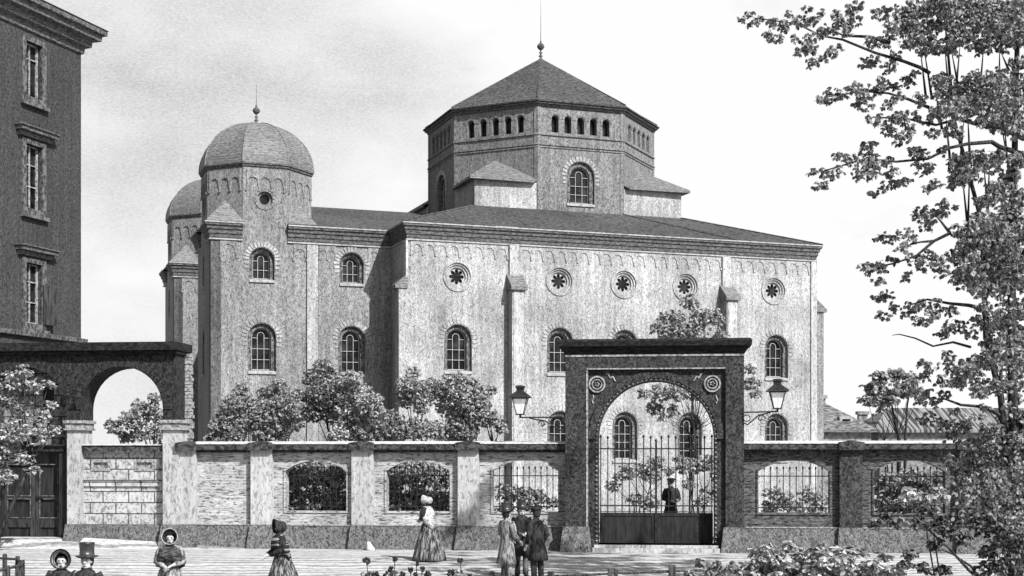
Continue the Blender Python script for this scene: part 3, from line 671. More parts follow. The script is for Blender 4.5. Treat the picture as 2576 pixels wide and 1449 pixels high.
# niche wall and carriage doors in the left arch
nw = MB().prism(rect(-15.6, -13.0, 2.95, 5.6), .72, .9, [arch(-14.0, 4.05, .36, 4.75, 10)]); nw.build('niche_wall', 'ashlargrey', ac)
MB().box(-14.3, -13.7, .86, .94, 3.9, 4.9).build('niche_opening', 'glass', ac)
MB().box(-15.3, -13.05, .1, .85, 2.8, 2.95).box(-15.3, -13.05, .02, .85, 2.954, 3.0).build('door_lintel', 'arcade', ac)
MB().box(-13.42, -13.06, .15, .72, 0, 2.8).box(-15.3, -15.2, .15, .72, 0, 2.8).build('door_jamb', 'woodpanel', ac)
for a, b in ((-15.25, -14.27), (-14.25, -13.42)):
    d = MB().prism(rect(a, b, .02, 2.78), .4, .5, [rect(a+.15, b-.15, 1.5, 2.4), rect(a+.15, b-.15, .85, 1.38), rect(a+.15, b-.15, .12, .55)]).build('door_leaf', 'wood', ac)
    MB().box(a+.1, b-.1, .45, .48, .1, 2.45).build('door_panel', 'woodpanel', d)
    mo = MB()
    for (z0, z1) in ((1.5, 2.4), (.85, 1.38)):
        mo.prism(rect(a+.12, b-.12, z0-.03, z1+.03), .38, .399, [rect(a+.15, b-.15, z0, z1)])
    mo.build('panel_moulding', 'oldtrim', d)
MB().tube([(-14.2, .36, 1.42), (-14.05, .34, 1.44), (-13.98, .34, 1.46)], .02, 6).box(-14.22, -14.16, .37, .4, 1.34, 1.5).build('door_handle', 'iron', ac)
# ashlar infill wall under the right arch
aw = empty('ashlar_wall', WO, WR, 'low pale ashlar wall with two small sunk panels between the arcade piers', 'wall'); aw['kind'] = 'thing'
MB().prism(rect(-12.68, -10.16, 0, 2.78), .2, .6, [rect(-12.4, -11.92, 2.28, 2.5), rect(-11.08, -10.58, 2.28, 2.5)]).build('ashlar_courses', 'ashlar', aw)
for a, b in ((-12.4, -11.92), (-11.08, -10.58)):
    sp_ = MB(); sp_.prism(rect(a-.05, b+.05, 2.23, 2.55), .17, .21, [rect(a+.02, b-.02, 2.3, 2.48)]); sp_.box(a, b, .24, .28, 2.28, 2.5)
    sp_.build('sunk_panel', 'gatetrim', aw)
MB().box(-12.66, -10.18, .14, .21, 1.78, 1.92).box(-12.66, -10.18, .1, .2, 1.924, 1.96).build('string_course', 'ashlar', aw)
MB().box(-12.66, -10.18, .02, .62, 2.784, 2.97).build('coping', 'coping', aw)
MB().box(-12.66, -10.18, -.02, .64, 2.974, 3.0).build('coping_edge', 'copingtop', aw)
MB().add([(-12.68, -.02, -.05), (-10.16, -.02, -.05), (-10.16, .1, .66), (-12.68, .1, .66), (-12.68, .3, -.05), (-10.16, .3, -.05), (-10.16, .3, .66), (-12.68, .3, .66)],
         [(0,1,2,3),(1,5,6,2),(5,4,7,6),(4,0,3,7),(3,2,6,7),(0,4,5,1)]).build('plinth', 'plinth', aw)

# ------------------------------------------------------------------ corner house on the left
LA = math.atan2(-.947, -.321)
lh = empty('town_house', (-14.0, 46.2, 0), LA, 'tall dark rendered house with deep eaves and three stacked windows beside the arcade', 'house')
# local: x towards the camera along the visible wall, +y outward to the street
LWN = [(13.72, 15.4), (10.28, 12.25), (6.75, 8.6)]
hs = [rect(2.02, 2.8, a, b) for a, b in LWN]
lw = MB().prism(rect(0, 4.6, 0, 16.1), -.4, 0, hs); lw.box(0, .4, -12, -.4, 0, 16.1); lw.box(4.2, 4.6, -12, -.4, 0, 16.1); lw.box(0, 4.6, -12.4, -12, 0, 16.1)
lw.build('wall', 'oldhouse', lh)
path_moulding(MB(), [(0, -12.4), (0, 0), (4.6, 0), (4.6, -12.4)], [(0, 15.7), (.07, 15.73), (.09, 15.9), (.24, 15.96), (.26, 16.14), (.46, 16.2), (.48, 16.36), (.6, 16.4), (.6, 16.56), (0, 16.56)], side=-1).build('cornice', 'cornice', lh)
MB().add([(-.64, .64, 16.57), (5.24, .64, 16.57), (5.24, -13.04, 16.57), (-.64, -13.04, 16.57), (2.0, -3, 18.0), (2.6, -3, 18.0), (2.6, -9, 18), (2.0, -9, 18)],
         [(0,1,5,4),(1,2,6,5),(2,3,7,6),(3,0,4,7),(4,5,6,7),(0,3,2,1)]).build('roof', 'slate', lh)
path_moulding(MB(), [(0, -6), (0, 0), (4.6, 0)], [(0, 6.3), (.14, 6.34), (.16, 6.46), (0, 6.5)], side=-1).build('string_course', 'oldtrim', lh)
for i, (a, b) in enumerate(LWN):
    f = MB().prism(rect(1.84, 2.98, a-.18, b+.16), -.05, .05, [rect(2.02, 2.8, a, b)]).build('window', 'oldtrim', lh)
    s = MB().prism(rect(2.02, 2.8, a, b), -.2, -.14, [rect(2.08, 2.74, a+.05, b-.05)]); s.box(2.39, 2.43, -.195, -.145, a+.05, b-.05)
    for fz in ((.72,) if i == 0 else (.36, .7)): s.box(2.08, 2.74, -.19, -.15, a+(b-a)*fz-.018, a+(b-a)*fz+.018)
    s.build('sash', 'gatetrim', f)
    MB().box(2.0, 2.82, -.24, -.21, a-.02, b+.02).build('pane', 'glass', f)
    MB().box(1.78, 3.04, .0, .14, a-.3, a-.185).build('sill', 'oldtrim', f)
    if i: MB().box(1.6, 3.2, .0, .12, b+.2, b+.34).box(1.52, 3.28, .0, .26, b+.344, b+.46).box(1.46, 3.34, 0, .32, b+.464, b+.5).build('lintel', 'cornice', f)
    if i == 2:
        sh = MB(fr(2.02, .06, R(158))).prism(rect(.0, .46, a, a+1.25), -.03, .0, [rect(.06, .4, a+.08, a+.58), rect(.06, .4, a+.68, a+1.18)]); sh.box(.05, .41, -.022, -.008, a+.06, a+1.2)
        sh.build('shutter', 'wood', f)

# ------------------------------------------------------------------ far houses
def far_house(loc, rz, lx, ly, hw, hr, hip, label, roofm, chim, dormer=False):
    root = empty('far_house', loc, rz, label, 'house', 'houses beyond the garden')
    MB().box(0, lx, 0, ly, 0, hw).build('wall', 'bgwall', root)
    o = .35
    rf_ = MB().add([(-o, -o, hw), (lx+o, -o, hw), (lx+o, ly+o, hw), (-o, ly+o, hw), (hip, ly/2, hw+hr), (lx-hip, ly/2, hw+hr), (-o, -o, hw-.15), (lx+o, -o, hw-.15), (lx+o, ly+o, hw-.15), (-o, ly+o, hw-.15)],
                 [(0,1,5,4),(1,2,5),(2,3,4,5),(3,0,4),(6,7,1,0),(7,8,2,1),(8,9,3,2),(9,6,0,3),(6,9,8,7)]).build('roof', roofm, root)
    for (x, y, zt) in chim:
        MB().box(x-.3, x+.3, y-.25, y+.25, hw-.5+.4, zt).box(x-.4, x+.4, y-.35, y+.35, zt, zt+.22).build('chimney', 'bgwall', root)
    if dormer:
        d = MB().add([(dormer-.4, .7, hw+.1), (dormer+.4, .7, hw+.1), (dormer+.4, .7, hw+.8), (dormer-.4, .7, hw+.8), (dormer-.4, 2.4, hw+.9), (dormer+.4, 2.4, hw+.9), (dormer-.4, 2.4, hw), (dormer+.4, 2.4, hw)],
                 [(0,1,2,3),(3,2,5,4),(1,7,5,2),(0,3,4,6)]).build('dormer', 'gutter', root); MB().box(dormer-.22, dormer+.22, .66, .69, hw+.25, hw+.65).build('dormer_pane', 'glass', d)
p = at(2000, 1095, 84)
far_house((p.x, 84, 0), 0, 4.5, 6, 4.25, 1.7, 2.1, 'hipped tiled house with dormer just behind the synagogue end', 'bgroof', [(2.1, 3, 6.2)], 3.2)
p = at(2210, 1095, 88)
far_house((p.x, 88, 0), 0, 26, 7, 4.3, 1.5, 1.4, 'long low barn roofed in ribbed pantiles behind the thin tree', 'bgpan', [])
p = at(2170, 1095, 95)
far_house((p.x, 95, 0), 0, 3.6, 5, 4.6, .4, .6, 'small plain house with two chimneys between larger roofs', 'bgroof', [(.6, 2.5, 5.55), (1.7, 2.5, 5.4)])

# ------------------------------------------------------------------ foliage
def leaf_mesh(clusters, L0, seed, droop=.6, dens=1.0):
    """clusters: (center, (rx,ry,rz), n_groups). Palmate groups of drooping leaflets."""
    r = np.random.default_rng(seed); V = []; 
    C = []; 
    for c, rad, n in clusters:
        n = max(3, int(n*dens)); d = r.normal(size=(n, 3)); d /= np.linalg.norm(d, axis=1)[:, None]
        C.append(np.array(c)+d*(r.random((n, 1))**.45)*np.array(rad))
    C = np.concatenate(C); m = len(C); K = 5
    base = r.random(m)*2*PI
    P = np.repeat(C, K, 0); az_ = np.repeat(base, K)+np.tile((np.arange(K)-2)*.62, m)+r.normal(size=m*K)*.2
    el_ = -droop+r.normal(size=m*K)*.32
    ax = np.stack([np.cos(az_)*np.cos(el_), np.sin(az_)*np.cos(el_), np.sin(el_)], 1)
    up = np.tile(np.array([0, 0, 1.]), (m*K, 1))+r.normal(size=(m*K, 3))*.35
    sd_ = np.cross(ax, up); sd_ /= np.linalg.norm(sd_, axis=1)[:, None]; nm = np.cross(sd_, ax)
    Ln = L0*(.75+.5*r.random(m*K))[:, None]; Wd = Ln*.33
    p0 = P+ax*Ln*.12; q = lambda a, s, h: P+ax*Ln*a+sd_*Wd*s+nm*Ln*h
    pts = np.stack([p0, q(.45, 1, -.06), q(.85, .8, -.16), q(1.1, 0, -.2), q(.85, -.8, -.16), q(.45, -1, -.06)], 1)   # 6 verts
    v = pts.reshape(-1, 3); nn = m*K; idx = np.arange(nn)[:, None]*6
    f = np.concatenate([idx+np.array([[0, 1, 2, 3]]), idx+np.array([[0, 3, 4, 5]])], 0)
    return v, f
def leaves(name, clusters, L0, m, parent, seed, droop=.6, dens=1.):
    v, f = leaf_mesh(clusters, L0, seed, droop, dens)
    me = bpy.data.meshes.new(name); me.vertices.add(len(v)); me.vertices.foreach_set('co', v.astype(np.float32).ravel())
    me.loops.add(f.size); me.loops.foreach_set('vertex_index', f.astype(np.int32).ravel())
    me.polygons.add(len(f)); me.polygons.foreach_set('loop_start', np.arange(0, f.size, 4, dtype=np.int32)); me.polygons.foreach_set('loop_total', np.full(len(f), 4, np.int32))
    me.update(calc_edges=True); me.validate(); me.materials.append(MT[m])
    o = bpy.data.objects.new(name, me); COL.objects.link(o); o.parent = parent
    return o
def plant(name, label, cat, base, Y, cl, L0, m, seed, group=None, stems=None, spread=.8, gd=1.0, branch=True, trunk_r=.05, droop=.6, crown='crown', forks=None):
    """cl: surveyed clusters (x,y,r) at depth about Y"""
    rr = random.Random(seed); B = Vector((base[0], base[1], gz(*base)))
    root = empty(name, B, 0, label, cat, group)
    ppm = FPX/Y; cs = []
    for c in cl:
        x, y, rad = c[:3]; dy = c[3] if len(c) > 3 else rr.uniform(-spread, spread)
        Yc = Y+dy; q = at(x, y, Yc)-B; rm = rad/ppm
        n = gd*5.5*(rm/L0)**2+3
        cs.append(((q.x, q.y, q.z), (rm, rm*1.1, rm*.8), n))
    leaves(crown, cs, L0, m, root, seed, droop)
    tb = MB()
    for st_ in (stems or []):
        pts = [tuple(at(x, y, Y+(p[2] if len(p) > 2 else 0))-B) for p in st_['p'] for x, y in [p[:2]]]
        n = len(pts); tb.tube(pts, [st_['r']*(1-.75*i/max(1, n-1)) for i in range(n)], 6)
    if branch:
        zs = sorted(cs, key=lambda c: c[0][2]); fork = forks or 3
        cxm = sum(c[0][0] for c in cs)/len(cs); top = max(c[0][2] for c in cs)
        hubs = []
        for k in range(fork):
            hx = cxm+(k-(fork-1)/2)*trunk_r*9; hub = Vector((hx*.8, rr.uniform(-.3, .3), top*rr.uniform(.42, .55))); hubs.append(hub)
            tb.tube([(rr.uniform(-.1, .1)+hx*.15, rr.uniform(-.1, .1), -.05), (hx*.5, hub.y*.5, hub.z*.5), tuple(hub)], [trunk_r, trunk_r*.8, trunk_r*.6], 6)
        for c in cs:
            e = Vector(c[0]); hub = min(hubs, key=lambda h: (h-e).length); md = hub.lerp(e, .5)+Vector((rr.uniform(-.1, .1), rr.uniform(-.1, .1), -.08))
            tb.tube([tuple(hub), tuple(md), tuple(e)], [trunk_r*.5, trunk_r*.33, trunk_r*.14], 5)
    if tb.v: tb.build('trunk', 'bark', root, True)
    return root
GSH = 'shrubs in the synagogue garden'
def gb(x, Y): return (at(x, 0, Y).x, Y)
SH = [
 ('dark low bush at the foot of the stair tower', 560, 45, [(560,1075,35),(590,1095,28),(540,1100,25),(575,1050,22)], 'leafdark', .09),
 ('loose round shrub against the stair tower front', 615, 46, [(600,1010,38),(570,1040,28),(640,1025,35),(610,975,20),(625,1065,32),(660,985,16)], 'leaf', .09),
 ('full shrub with several thin stems below the tower windows', 700, 45.5, [(690,985,34),(720,1010,40),(675,1035,38),(735,1055,34),(700,965,20),(660,1080,26),(745,985,18),(650,1070,30),(700,1092,30)], 'leaf', .09),
 ('tallest dark shrub rising before the wing window', 815, 46, [(815,920,26),(800,950,36),(840,955,32),(820,985,42),(780,990,26),(790,1030,34),(835,1035,34)], 'leafdark', .09),
 ('pale bushy shrub beside the shaded corner', 900, 45, [(880,960,30),(900,990,38),(930,1010,34),(870,1020,34),(950,1040,26),(910,1045,30),(890,940,18),(870,1075,32),(850,1097,28),(878,1045,28)], 'leafpale', .09),
 ('low dark bush under the shaded corner', 985, 44.5, [(960,1070,32),(1000,1065,30),(980,1045,24),(940,1090,26),(900,1090,26),(1020,1088,24)], 'leafdark', .09),
 ('slim pointed shrub at the corner of the main block', 1040, 46, [(1040,935,20),(1030,965,32),(1060,980,30),(1020,1000,28),(1060,1015,26),(1085,960,16)], 'leaf', .09),
 ('rounded twin-stemmed shrub below the first main window', 1145, 45.5, [(1125,965,30),(1155,955,26),(1110,995,30),(1160,990,32),(1180,1015,30),(1130,1025,30),(1160,1045,24),(1152,1072,30),(1125,1092,26),(1182,1085,24)], 'leaf', .09),
 ('spreading leafy shrub beside the buttress', 1215, 45.5, [(1200,985,24),(1215,1010,26),(1232,980,18),(1225,1045,28),(1250,1060,22),(1195,1060,24),(1190,955,16),(1262,1075,16)], 'leaf', .09),
 ('low dome-shaped bush with forked stem', 1065, 44, [(1085,1075,30),(1060,1090,26),(1100,1092,22),(1045,1060,18)], 'leaf', .09),
]
for i, (lab, x, Y, cl, m, L0) in enumerate(SH):
    plant('garden_shrub', lab, 'shrub', gb(x, Y), Y, [(a, b, r*1.12) for a, b, r in cl], L0, m, 20+i, GSH, spread=.5, gd=1.25, trunk_r=.04)
GS2 = 'bushes behind the wall openings'
for i, (lab, x, Y, cl, m) in enumerate([
  ('dark dense bush filling the first grilled opening', 795, 42.3, [(740,1195,44),(790,1190,48),(845,1195,44),(740,1260,48),(795,1260,50),(850,1260,48)], 'leafshade'),
  ('dark dense bush filling the second grilled opening', 1050, 42.3, [(1000,1195,44),(1050,1188,48),(1100,1195,44),(995,1260,48),(1050,1260,50),(1105,1260,48)], 'leafshade'),
  ('round grey bush behind the third grilled opening', 1320, 45.2, [(1265,1235,28),(1310,1240,32),(1355,1245,30),(1385,1260,20),(1270,1275,26),(1340,1280,30)], 'leaffar'),
  ('clipped pair of bushes behind the opening right of the gateway', 2000, 45, [(1945,1240,26),(1975,1255,26),(2035,1240,28),(2065,1255,26),(2000,1275,28),(1940,1275,28),(2060,1280,28)], 'leaf'),
  ('dark bush behind the overgrown opening at the far right', 2290, 41.4, [(2235,1210,36),(2290,1205,42),(2345,1210,38),(2235,1265,40),(2295,1265,42),(2350,1260,40)], 'leafshade'),
  ('thin branching shrub behind the left leaf of the gate', 1600, 45, [(1545,1215,22),(1575,1185,28),(1605,1180,24),(1635,1190,30),(1650,1160,24),(1600,1255,26),(1640,1262,26),(1680,1180,18)], 'leaf'),
  ('thin branching shrub behind the right leaf of the gate', 1760, 45.2, [(1720,1168,26),(1755,1165,30),(1790,1160,26),(1705,1150,14),(1735,1215,20),(1785,1240,28),(1765,1260,22),(1800,1195,18)], 'leaf')]):
    plant('garden_bush', lab, 'bush', gb(x, Y), Y, cl, .10, m, 60+i, GS2, spread=.35, gd=1.9 if m == 'leafshade' else 1.1, trunk_r=.03)
plant('garden_tree', 'spreading tree standing behind the gateway, crown above its cornice', 'tree', gb(1735, 47), 47,
      [(1735,755,26),(1700,800,34),(1775,795,40),(1655,822,24),(1740,840,44),(1812,840,24),(1690,850,34),(1665,795,16),(1800,800,24),
       (1760,900,40),(1820,920,40),(1620,985,20),(1660,985,30),(1705,978,34),(1745,985,28),(1650,1022,24),(1690,1030,22),(1790,995,22),(1885,925,18),(1892,960,24),(1902,988,16),(1665,1050,12)], .115, 'leaf', 90,
      stems=[{'r': .06, 'p': [(1738,1250), (1740,1100), (1742,1000), (1738,900), (1735,800)]}], spread=.8, gd=1.05, trunk_r=.025, forks=2)
plant('garden_tree', 'small leafy tree seen through the open arcade arch', 'tree', gb(372, 49), 49,
      [(285,1070,26),(330,1050,34),(350,1020,26),(385,1000,24),(392,1045,40),(320,1092,26),(405,1090,36),(360,1085,30),(430,1060,40)], .12, 'leaf', 91, spread=.6, gd=1.1)
plant('roadside_tree', 'pale-leaved tree overhanging the carriage doors', 'tree', gb(-60, 38.3), 38.3,
      [(62,930,20),(30,955,34),(85,968,24),(122,965,16),(15,1005,36),(55,1030,34),(100,1045,30),(130,1015,16),(25,1080,40),(85,1090,36),(135,1080,18),(20,1135,36),(62,1150,24),(80,1178,22),(15,1195,26),(-30,1000,60),(-40,1120,60)], .09, 'leafpale', 92, spread=.5, gd=1.0, trunk_r=.07, droop=.3)
plant('garden_tree', 'slender tree before the far roofs at the right', 'tree', gb(2255, 62), 62,
      [(2185,968,20),(2215,948,26),(2255,938,26),(2295,948,22),(2182,1003,20),(2215,990,32),(2255,978,32),(2290,975,28),(2215,1018,18),(2240,1003,20),(2315,985,24)], .2, 'leaffar', 93,
      stems=[{'r': .1, 'p': [(2262,1250), (2262,1095), (2245,1030), (2240,990)]}, {'r': .08, 'p': [(2275,1250), (2278,1095), (2282,1020), (2290,980)]}], spread=.8, gd=1.1, trunk_r=.05)

# the big tree at the right
T5 = lambda x, y, r: (1696+.499*x, .499*y, .499*r)
T6 = lambda x, y, r: (1696+.501*x, 723+.501*y, .501*r)
S5 = """340,90,28 385,65,28 425,90,32 380,115,26 490,110,38 570,65,28 560,120,42 625,100,32 670,35,26 740,55,22 650,95,42 700,90,42 470,175,36 520,185,30 620,190,32 690,190,42 640,235,46 690,235,36
750,150,50 800,145,38 850,110,42 820,75,36 910,100,42 870,150,42 880,45,42 920,20,40 790,255,42 830,250,42 690,310,36 740,295,26 965,310,42 1000,300,42 1000,200,46 1060,190,56 1020,60,36 1075,60,56 1100,130,56 1075,330,46 1110,280,46
1180,400,46 1215,360,26 735,490,28 775,500,28 800,465,40 840,475,36 900,430,40 940,450,50 1000,450,55 1050,405,40 1100,430,42 960,510,50 1080,515,40 920,525,26 1130,480,36
1240,490,42 1330,480,38 990,585,26 1030,600,40 1110,600,55 1160,590,50 1230,580,40 1080,650,40 1170,660,55 1280,600,36 1300,660,45 1130,700,40 1400,640,55 1420,670,36
980,715,36 1010,720,22 840,775,40 880,800,46 960,755,46 1000,780,46 960,820,55 1020,830,55 700,860,30 750,865,32 820,865,46 720,930,30 770,925,36 930,870,46 990,870,36 1080,800,40 1100,860,40 1090,915,46 1160,905,40 1050,950,36 1000,965,26 1230,750,40 1250,800,55 1200,760,36 1270,850,46 1350,740,26 1400,790,40
1270,940,36 1310,920,36 1390,930,40 1430,900,46 1370,1010,36 1250,1060,50 1310,1070,50 1350,1060,40 1270,1120,50 1210,1080,26 1420,1040,22 1040,1190,36 1090,1200,36 1170,1170,45 1210,1200,40 1160,1250,45
960,1345,40 1010,1350,45 1060,1330,40 1100,1300,36 1030,1410,40 1220,1310,45 1280,1280,45 1330,1300,45 1250,1340,40 1350,1360,45 1170,1390,40 1430,1150,46 1490,1160,55"""
D5 = """1180,60,80 1260,120,90 1350,60,100 1450,120,110 1560,60,110 1680,60,110 1740,150,90 1650,190,90 1540,210,80 1400,220,80 1280,220,70 1200,200,60 1170,130,60 1300,20,80 1500,20,80 1760,30,90 1620,130,90
1350,400,60 1420,450,80 1520,420,90 1620,400,80 1720,420,80 1600,510,100 1700,530,100 1500,530,80 1400,540,70 1650,610,70 1740,640,60 1560,600,50 1330,560,50 1740,310,50
1440,830,60 1520,800,70 1590,820,60 1490,880,60 1640,780,50 1730,800,60 1690,880,60 1420,880,40
1560,1010,60 1640,960,80 1720,1000,80 1690,1080,90 1610,1120,90 1540,1100,60 1720,1180,90 1630,1220,100 1540,1200,70 1480,1230,60 1440,1280,60 1700,1300,100 1600,1320,100 1500,1340,80 1740,1400,90 1640,1420,90 1450,1380,60 1550,1430,80"""
S6 = """1020,50,40 1060,30,45 1100,90,40 1050,130,36 1180,110,55 1230,70,45 1240,170,45 1310,80,45 1390,110,45 1300,130,45 1380,190,45 1340,220,45 1440,180,45 1490,220,45
1240,370,30 1290,390,40 1360,340,45 1400,380,60 1250,440,40 1280,530,40 1240,560,42 1350,530,44 1300,580,34 1340,460,42 1270,650,50 1350,680,50 1400,620,34 1420,690,50 1520,650,40 1560,600,30 1400,740,50 1450,700,50"""
D6 = """1480,400,70 1560,360,75 1650,350,85 1740,380,75 1600,280,70 1700,250,75 1650,150,75 1740,100,75 1560,90,46 1570,180,55 1420,470,50 1520,510,50 1600,490,60 1700,480,60
1600,720,64 1560,780,60 1480,830,70 1640,850,90 1740,780,90 1500,920,80 1600,950,90 1720,950,90 1450,980,60 1560,1050,90 1680,1070,90 1740,1150,80 1480,1090,60 1740,650,60 1680,600,40 1760,1260,90 1700,1230,80 1620,1150,80 1780,1050,90 1770,920,90 1640,1010,80 1540,980,70 1400,880,50 1440,1040,50"""
def parse(s, f): return [f(*[float(t) for t in q.split(',')]) for q in s.split()]
rt = random.Random(5)
fine = parse(S5, T5)+parse(S6, T6); dense = parse(D5, T5)+parse(D6, T6)
YT = 26.5
big = []
for c in fine: big.append((*c, rt.uniform(-1.6, 1.2)))
for c in dense: big.append((*c, rt.uniform(-.6, 3.2))); big.append((*c, rt.uniform(-2.2, .6))); (big.append((c[0]+rt.uniform(-30, 60), c[1]+rt.uniform(-30, 30), c[2], rt.uniform(0, 2.5))) if c[1] > 560 else None)
for k in range(70):     # the crown goes on beyond and above the picture
    if k % 3: big.append((rt.uniform(2590, 2900)-40*(k % 2), rt.uniform(-420, 1150), rt.uniform(32, 52), rt.uniform(-1.5, 3)))
    else: big.append((rt.uniform(2250, 2850), rt.uniform(-430, -30), rt.uniform(30, 50), rt.uniform(-1.5, 3)))
BT = gb(2560, YT)
br5 = lambda *q: [(1696+.499*x, .499*y, d) for x, y, d in q]
br6 = lambda *q: [(1696+.501*x, 723+.501*y, d) for x, y, d in q]
stems = [
 {'r': .07, 'p': [(2556, 1100, 0), (2640, 900, .3), (2760, 760, .5), (2850, 700, .6)]}, {'r': .07, 'p': [(2550, 700, .2), (2650, 480, .4), (2780, 330, .6), (2860, 150, .8)]},
 {'r': .12, 'p': [(2560, 1560, 0), (2556, 1300, 0), (2548, 1000, 0), (2545, 700, .3), (2552, 400, .5), (2560, 60, .6), (2590, -350, .8)]},
 {'r': .085, 'p': [(2540, 1540, .3), (2532, 1150, .3), (2518, 1000, .3), (2480, 850, .3), (2470, 560, .6), (2400, 300, .8), (2380, 80, 1)]},
 {'r': .05, 'p': br5((1764, 700, .4), (1640, 640, .2), (1540, 630, 0), (1430, 600, -.2), (1320, 630, -.4), (1180, 600, -.5), (1000, 590, -.5))},
 {'r': .05, 'p': br5((1764, 780, 0), (1640, 740, 0), (1600, 715, 0), (1480, 725, -.3), (1390, 745, -.5), (1280, 800, -.6), (1120, 815, -.6), (960, 800, -.6), (760, 860, -.6))},
 {'r': .038, 'p': br5((1350, 590, 0), (1280, 540, 0), (1180, 500, 0), (1080, 470, 0), (950, 460, 0), (760, 490, 0))},
 {'r': .038, 'p': br5((1290, 370, 0), (1240, 340, 0), (1160, 310, 0), (1010, 265, 0), (850, 200, 0), (740, 180, 0), (620, 120, 0), (400, 90, 0))},
 {'r': .04, 'p': br5((1090, 215, .3), (980, 185, .3), (860, 180, .3), (790, 155, .3))},
 {'r': .045, 'p': br5((1500, 1190, 0), (1390, 1175, 0), (1310, 1215, 0), (1220, 1290, 0), (1100, 1330, 0), (980, 1350, 0))},
 {'r': .03, 'p': br5((1390, 1175, 0), (1340, 1110, 0), (1300, 1070, 0))},
 {'r': .03, 'p': br5((1310, 1215, 0), (1240, 1220, 0), (1130, 1250, 0))},
 {'r': .028, 'p': br6((1490, 300, 0), (1400, 275, 0), (1300, 295, 0), (1210, 255, 0), (1130, 235, 0), (1095, 240, 0))},
 {'r': .05, 'p': br6((1680, 740, 0), (1630, 640, 0), (1560, 600, 0), (1440, 590, 0), (1360, 560, 0), (1300, 560, 0))},
 {'r': .045, 'p': br6((1560, 110, 0), (1480, 90, 0), (1380, 80, 0), (1270, 60, 0), (1150, 100, 0))},
 {'r': .07, 'p': br6((1680, 900, 0), (1660, 740, 0), (1640, 560, 0), (1640, 400, 0), (1560, 170, 0))},
]
for x0, y0, x1, y1 in ((1395,300,1440,420),(1440,300,1420,400),(1365,310,1385,400),(1560,290,1540,420),(1650,330,1690,300),(1640,640,1710,900),(1660,620,1700,1000),(1450,920,1480,1090),(1490,900,1480,1100),(1460,660,1440,780),(1480,650,1490,720),(1590,870,1580,1010),(1560,880,1580,1000),(1730,640,1720,960),(1240,300,1270,440),(1260,310,1300,440),(1310,480,1350,590),(1640,310,1640,390),(1720,320,1700,390),(1370,660,1390,740)):
    stems.append({'r': .028, 'p': br5((x1, y1+60, 1.2), ((x0+x1)/2, (y0+y1)/2, 1.3), (x0, y0-60, 1.4))})
plant('chestnut_tree', 'large dark many-stemmed tree with drooping leaf sprays along the right edge', 'tree', BT, YT, big, .076, 'leafdark', 100, stems=stems, gd=.6, branch=False, droop=.75)
# foreground shrubs, right
FG1 = """1200,1090,55 1280,1100,55 1060,1130,36 1000,1180,44 1110,1170,44 1230,1180,52 1330,1180,60 1420,1150,60 1540,1180,80 1640,1230,90 1730,1280,90 1600,1330,80 1700,1400,90 1450,1260,50 1380,1230,50 1310,1280,44 1180,1330,40 1250,1400,50 1340,1420,50 1160,1380,34 1580,1420,80"""
plant('foreground_shrub', 'dark leaning shrub in front of the chestnut tree', 'shrub', gb(2520, 24.5), 24.5, parse(FG1, T6), .08, 'leafdeep', 110, stems=[{'r': .035, 'p': br6((1640, 1560, 0), (1480, 1420, 0), (1380, 1310, 0), (1290, 1230, 0), (1200, 1150, 0))}, {'r': .03, 'p': br6((1600, 1560, 0), (1490, 1400, 0), (1400, 1340, .0), (1300, 1300, 0))}], spread=.5, gd=.9, branch=False)
plant('foreground_shrub', 'pale-tipped spray of leaves before the overgrown wall opening', 'shrub', gb(2330, 25.5), 25.5, parse("1160,1060,26 1185,1020,34 1220,1050,26 1330,1015,34 1300,1050,36 1360,1050,26 1270,1070,24", T6), .10, 'leafpale', 111, stems=[{'r': .02, 'p': [(2370, 1560), (2330, 1330), (2290, 1260)]}, {'r': .02, 'p': [(2380, 1560), (2350, 1350), (2355, 1250)]}], spread=.3, gd=1.1, branch=False)
plant('foreground_shrub', 'pale flowering shrub with white-tipped leaves along the street edge', 'shrub', gb(2040, 25), 25, parse("430,1320,34 500,1340,50 580,1290,36 560,1380,60 650,1360,60 730,1290,24 760,1350,60 850,1380,60 880,1310,26 930,1330,40 480,1420,60 620,1430,60 760,1430,60 900,1430,50 1000,1390,40 1050,1340,30 1050,1430,50 470,1300,30 700,1320,40 820,1310,34 960,1420,56 1100,1400,44 1130,1440,50 530,1440,60 690,1440,60 830,1440,60 400,1380,50 410,1440,50 610,1310,34", T6), .115, 'leafpale', 112, spread=.5, gd=1.4, trunk_r=.03, droop=.35)
plant('foreground_shrub', 'small dark bush beside the low fence posts', 'shrub', gb(1790, 25.3), 25.3, parse("130,1370,40 200,1400,50 100,1430,40 300,1400,56 380,1430,50 200,1440,50 60,1440,30", T6), .10, 'leafdark', 113, spread=.4, gd=.9, trunk_r=.03)

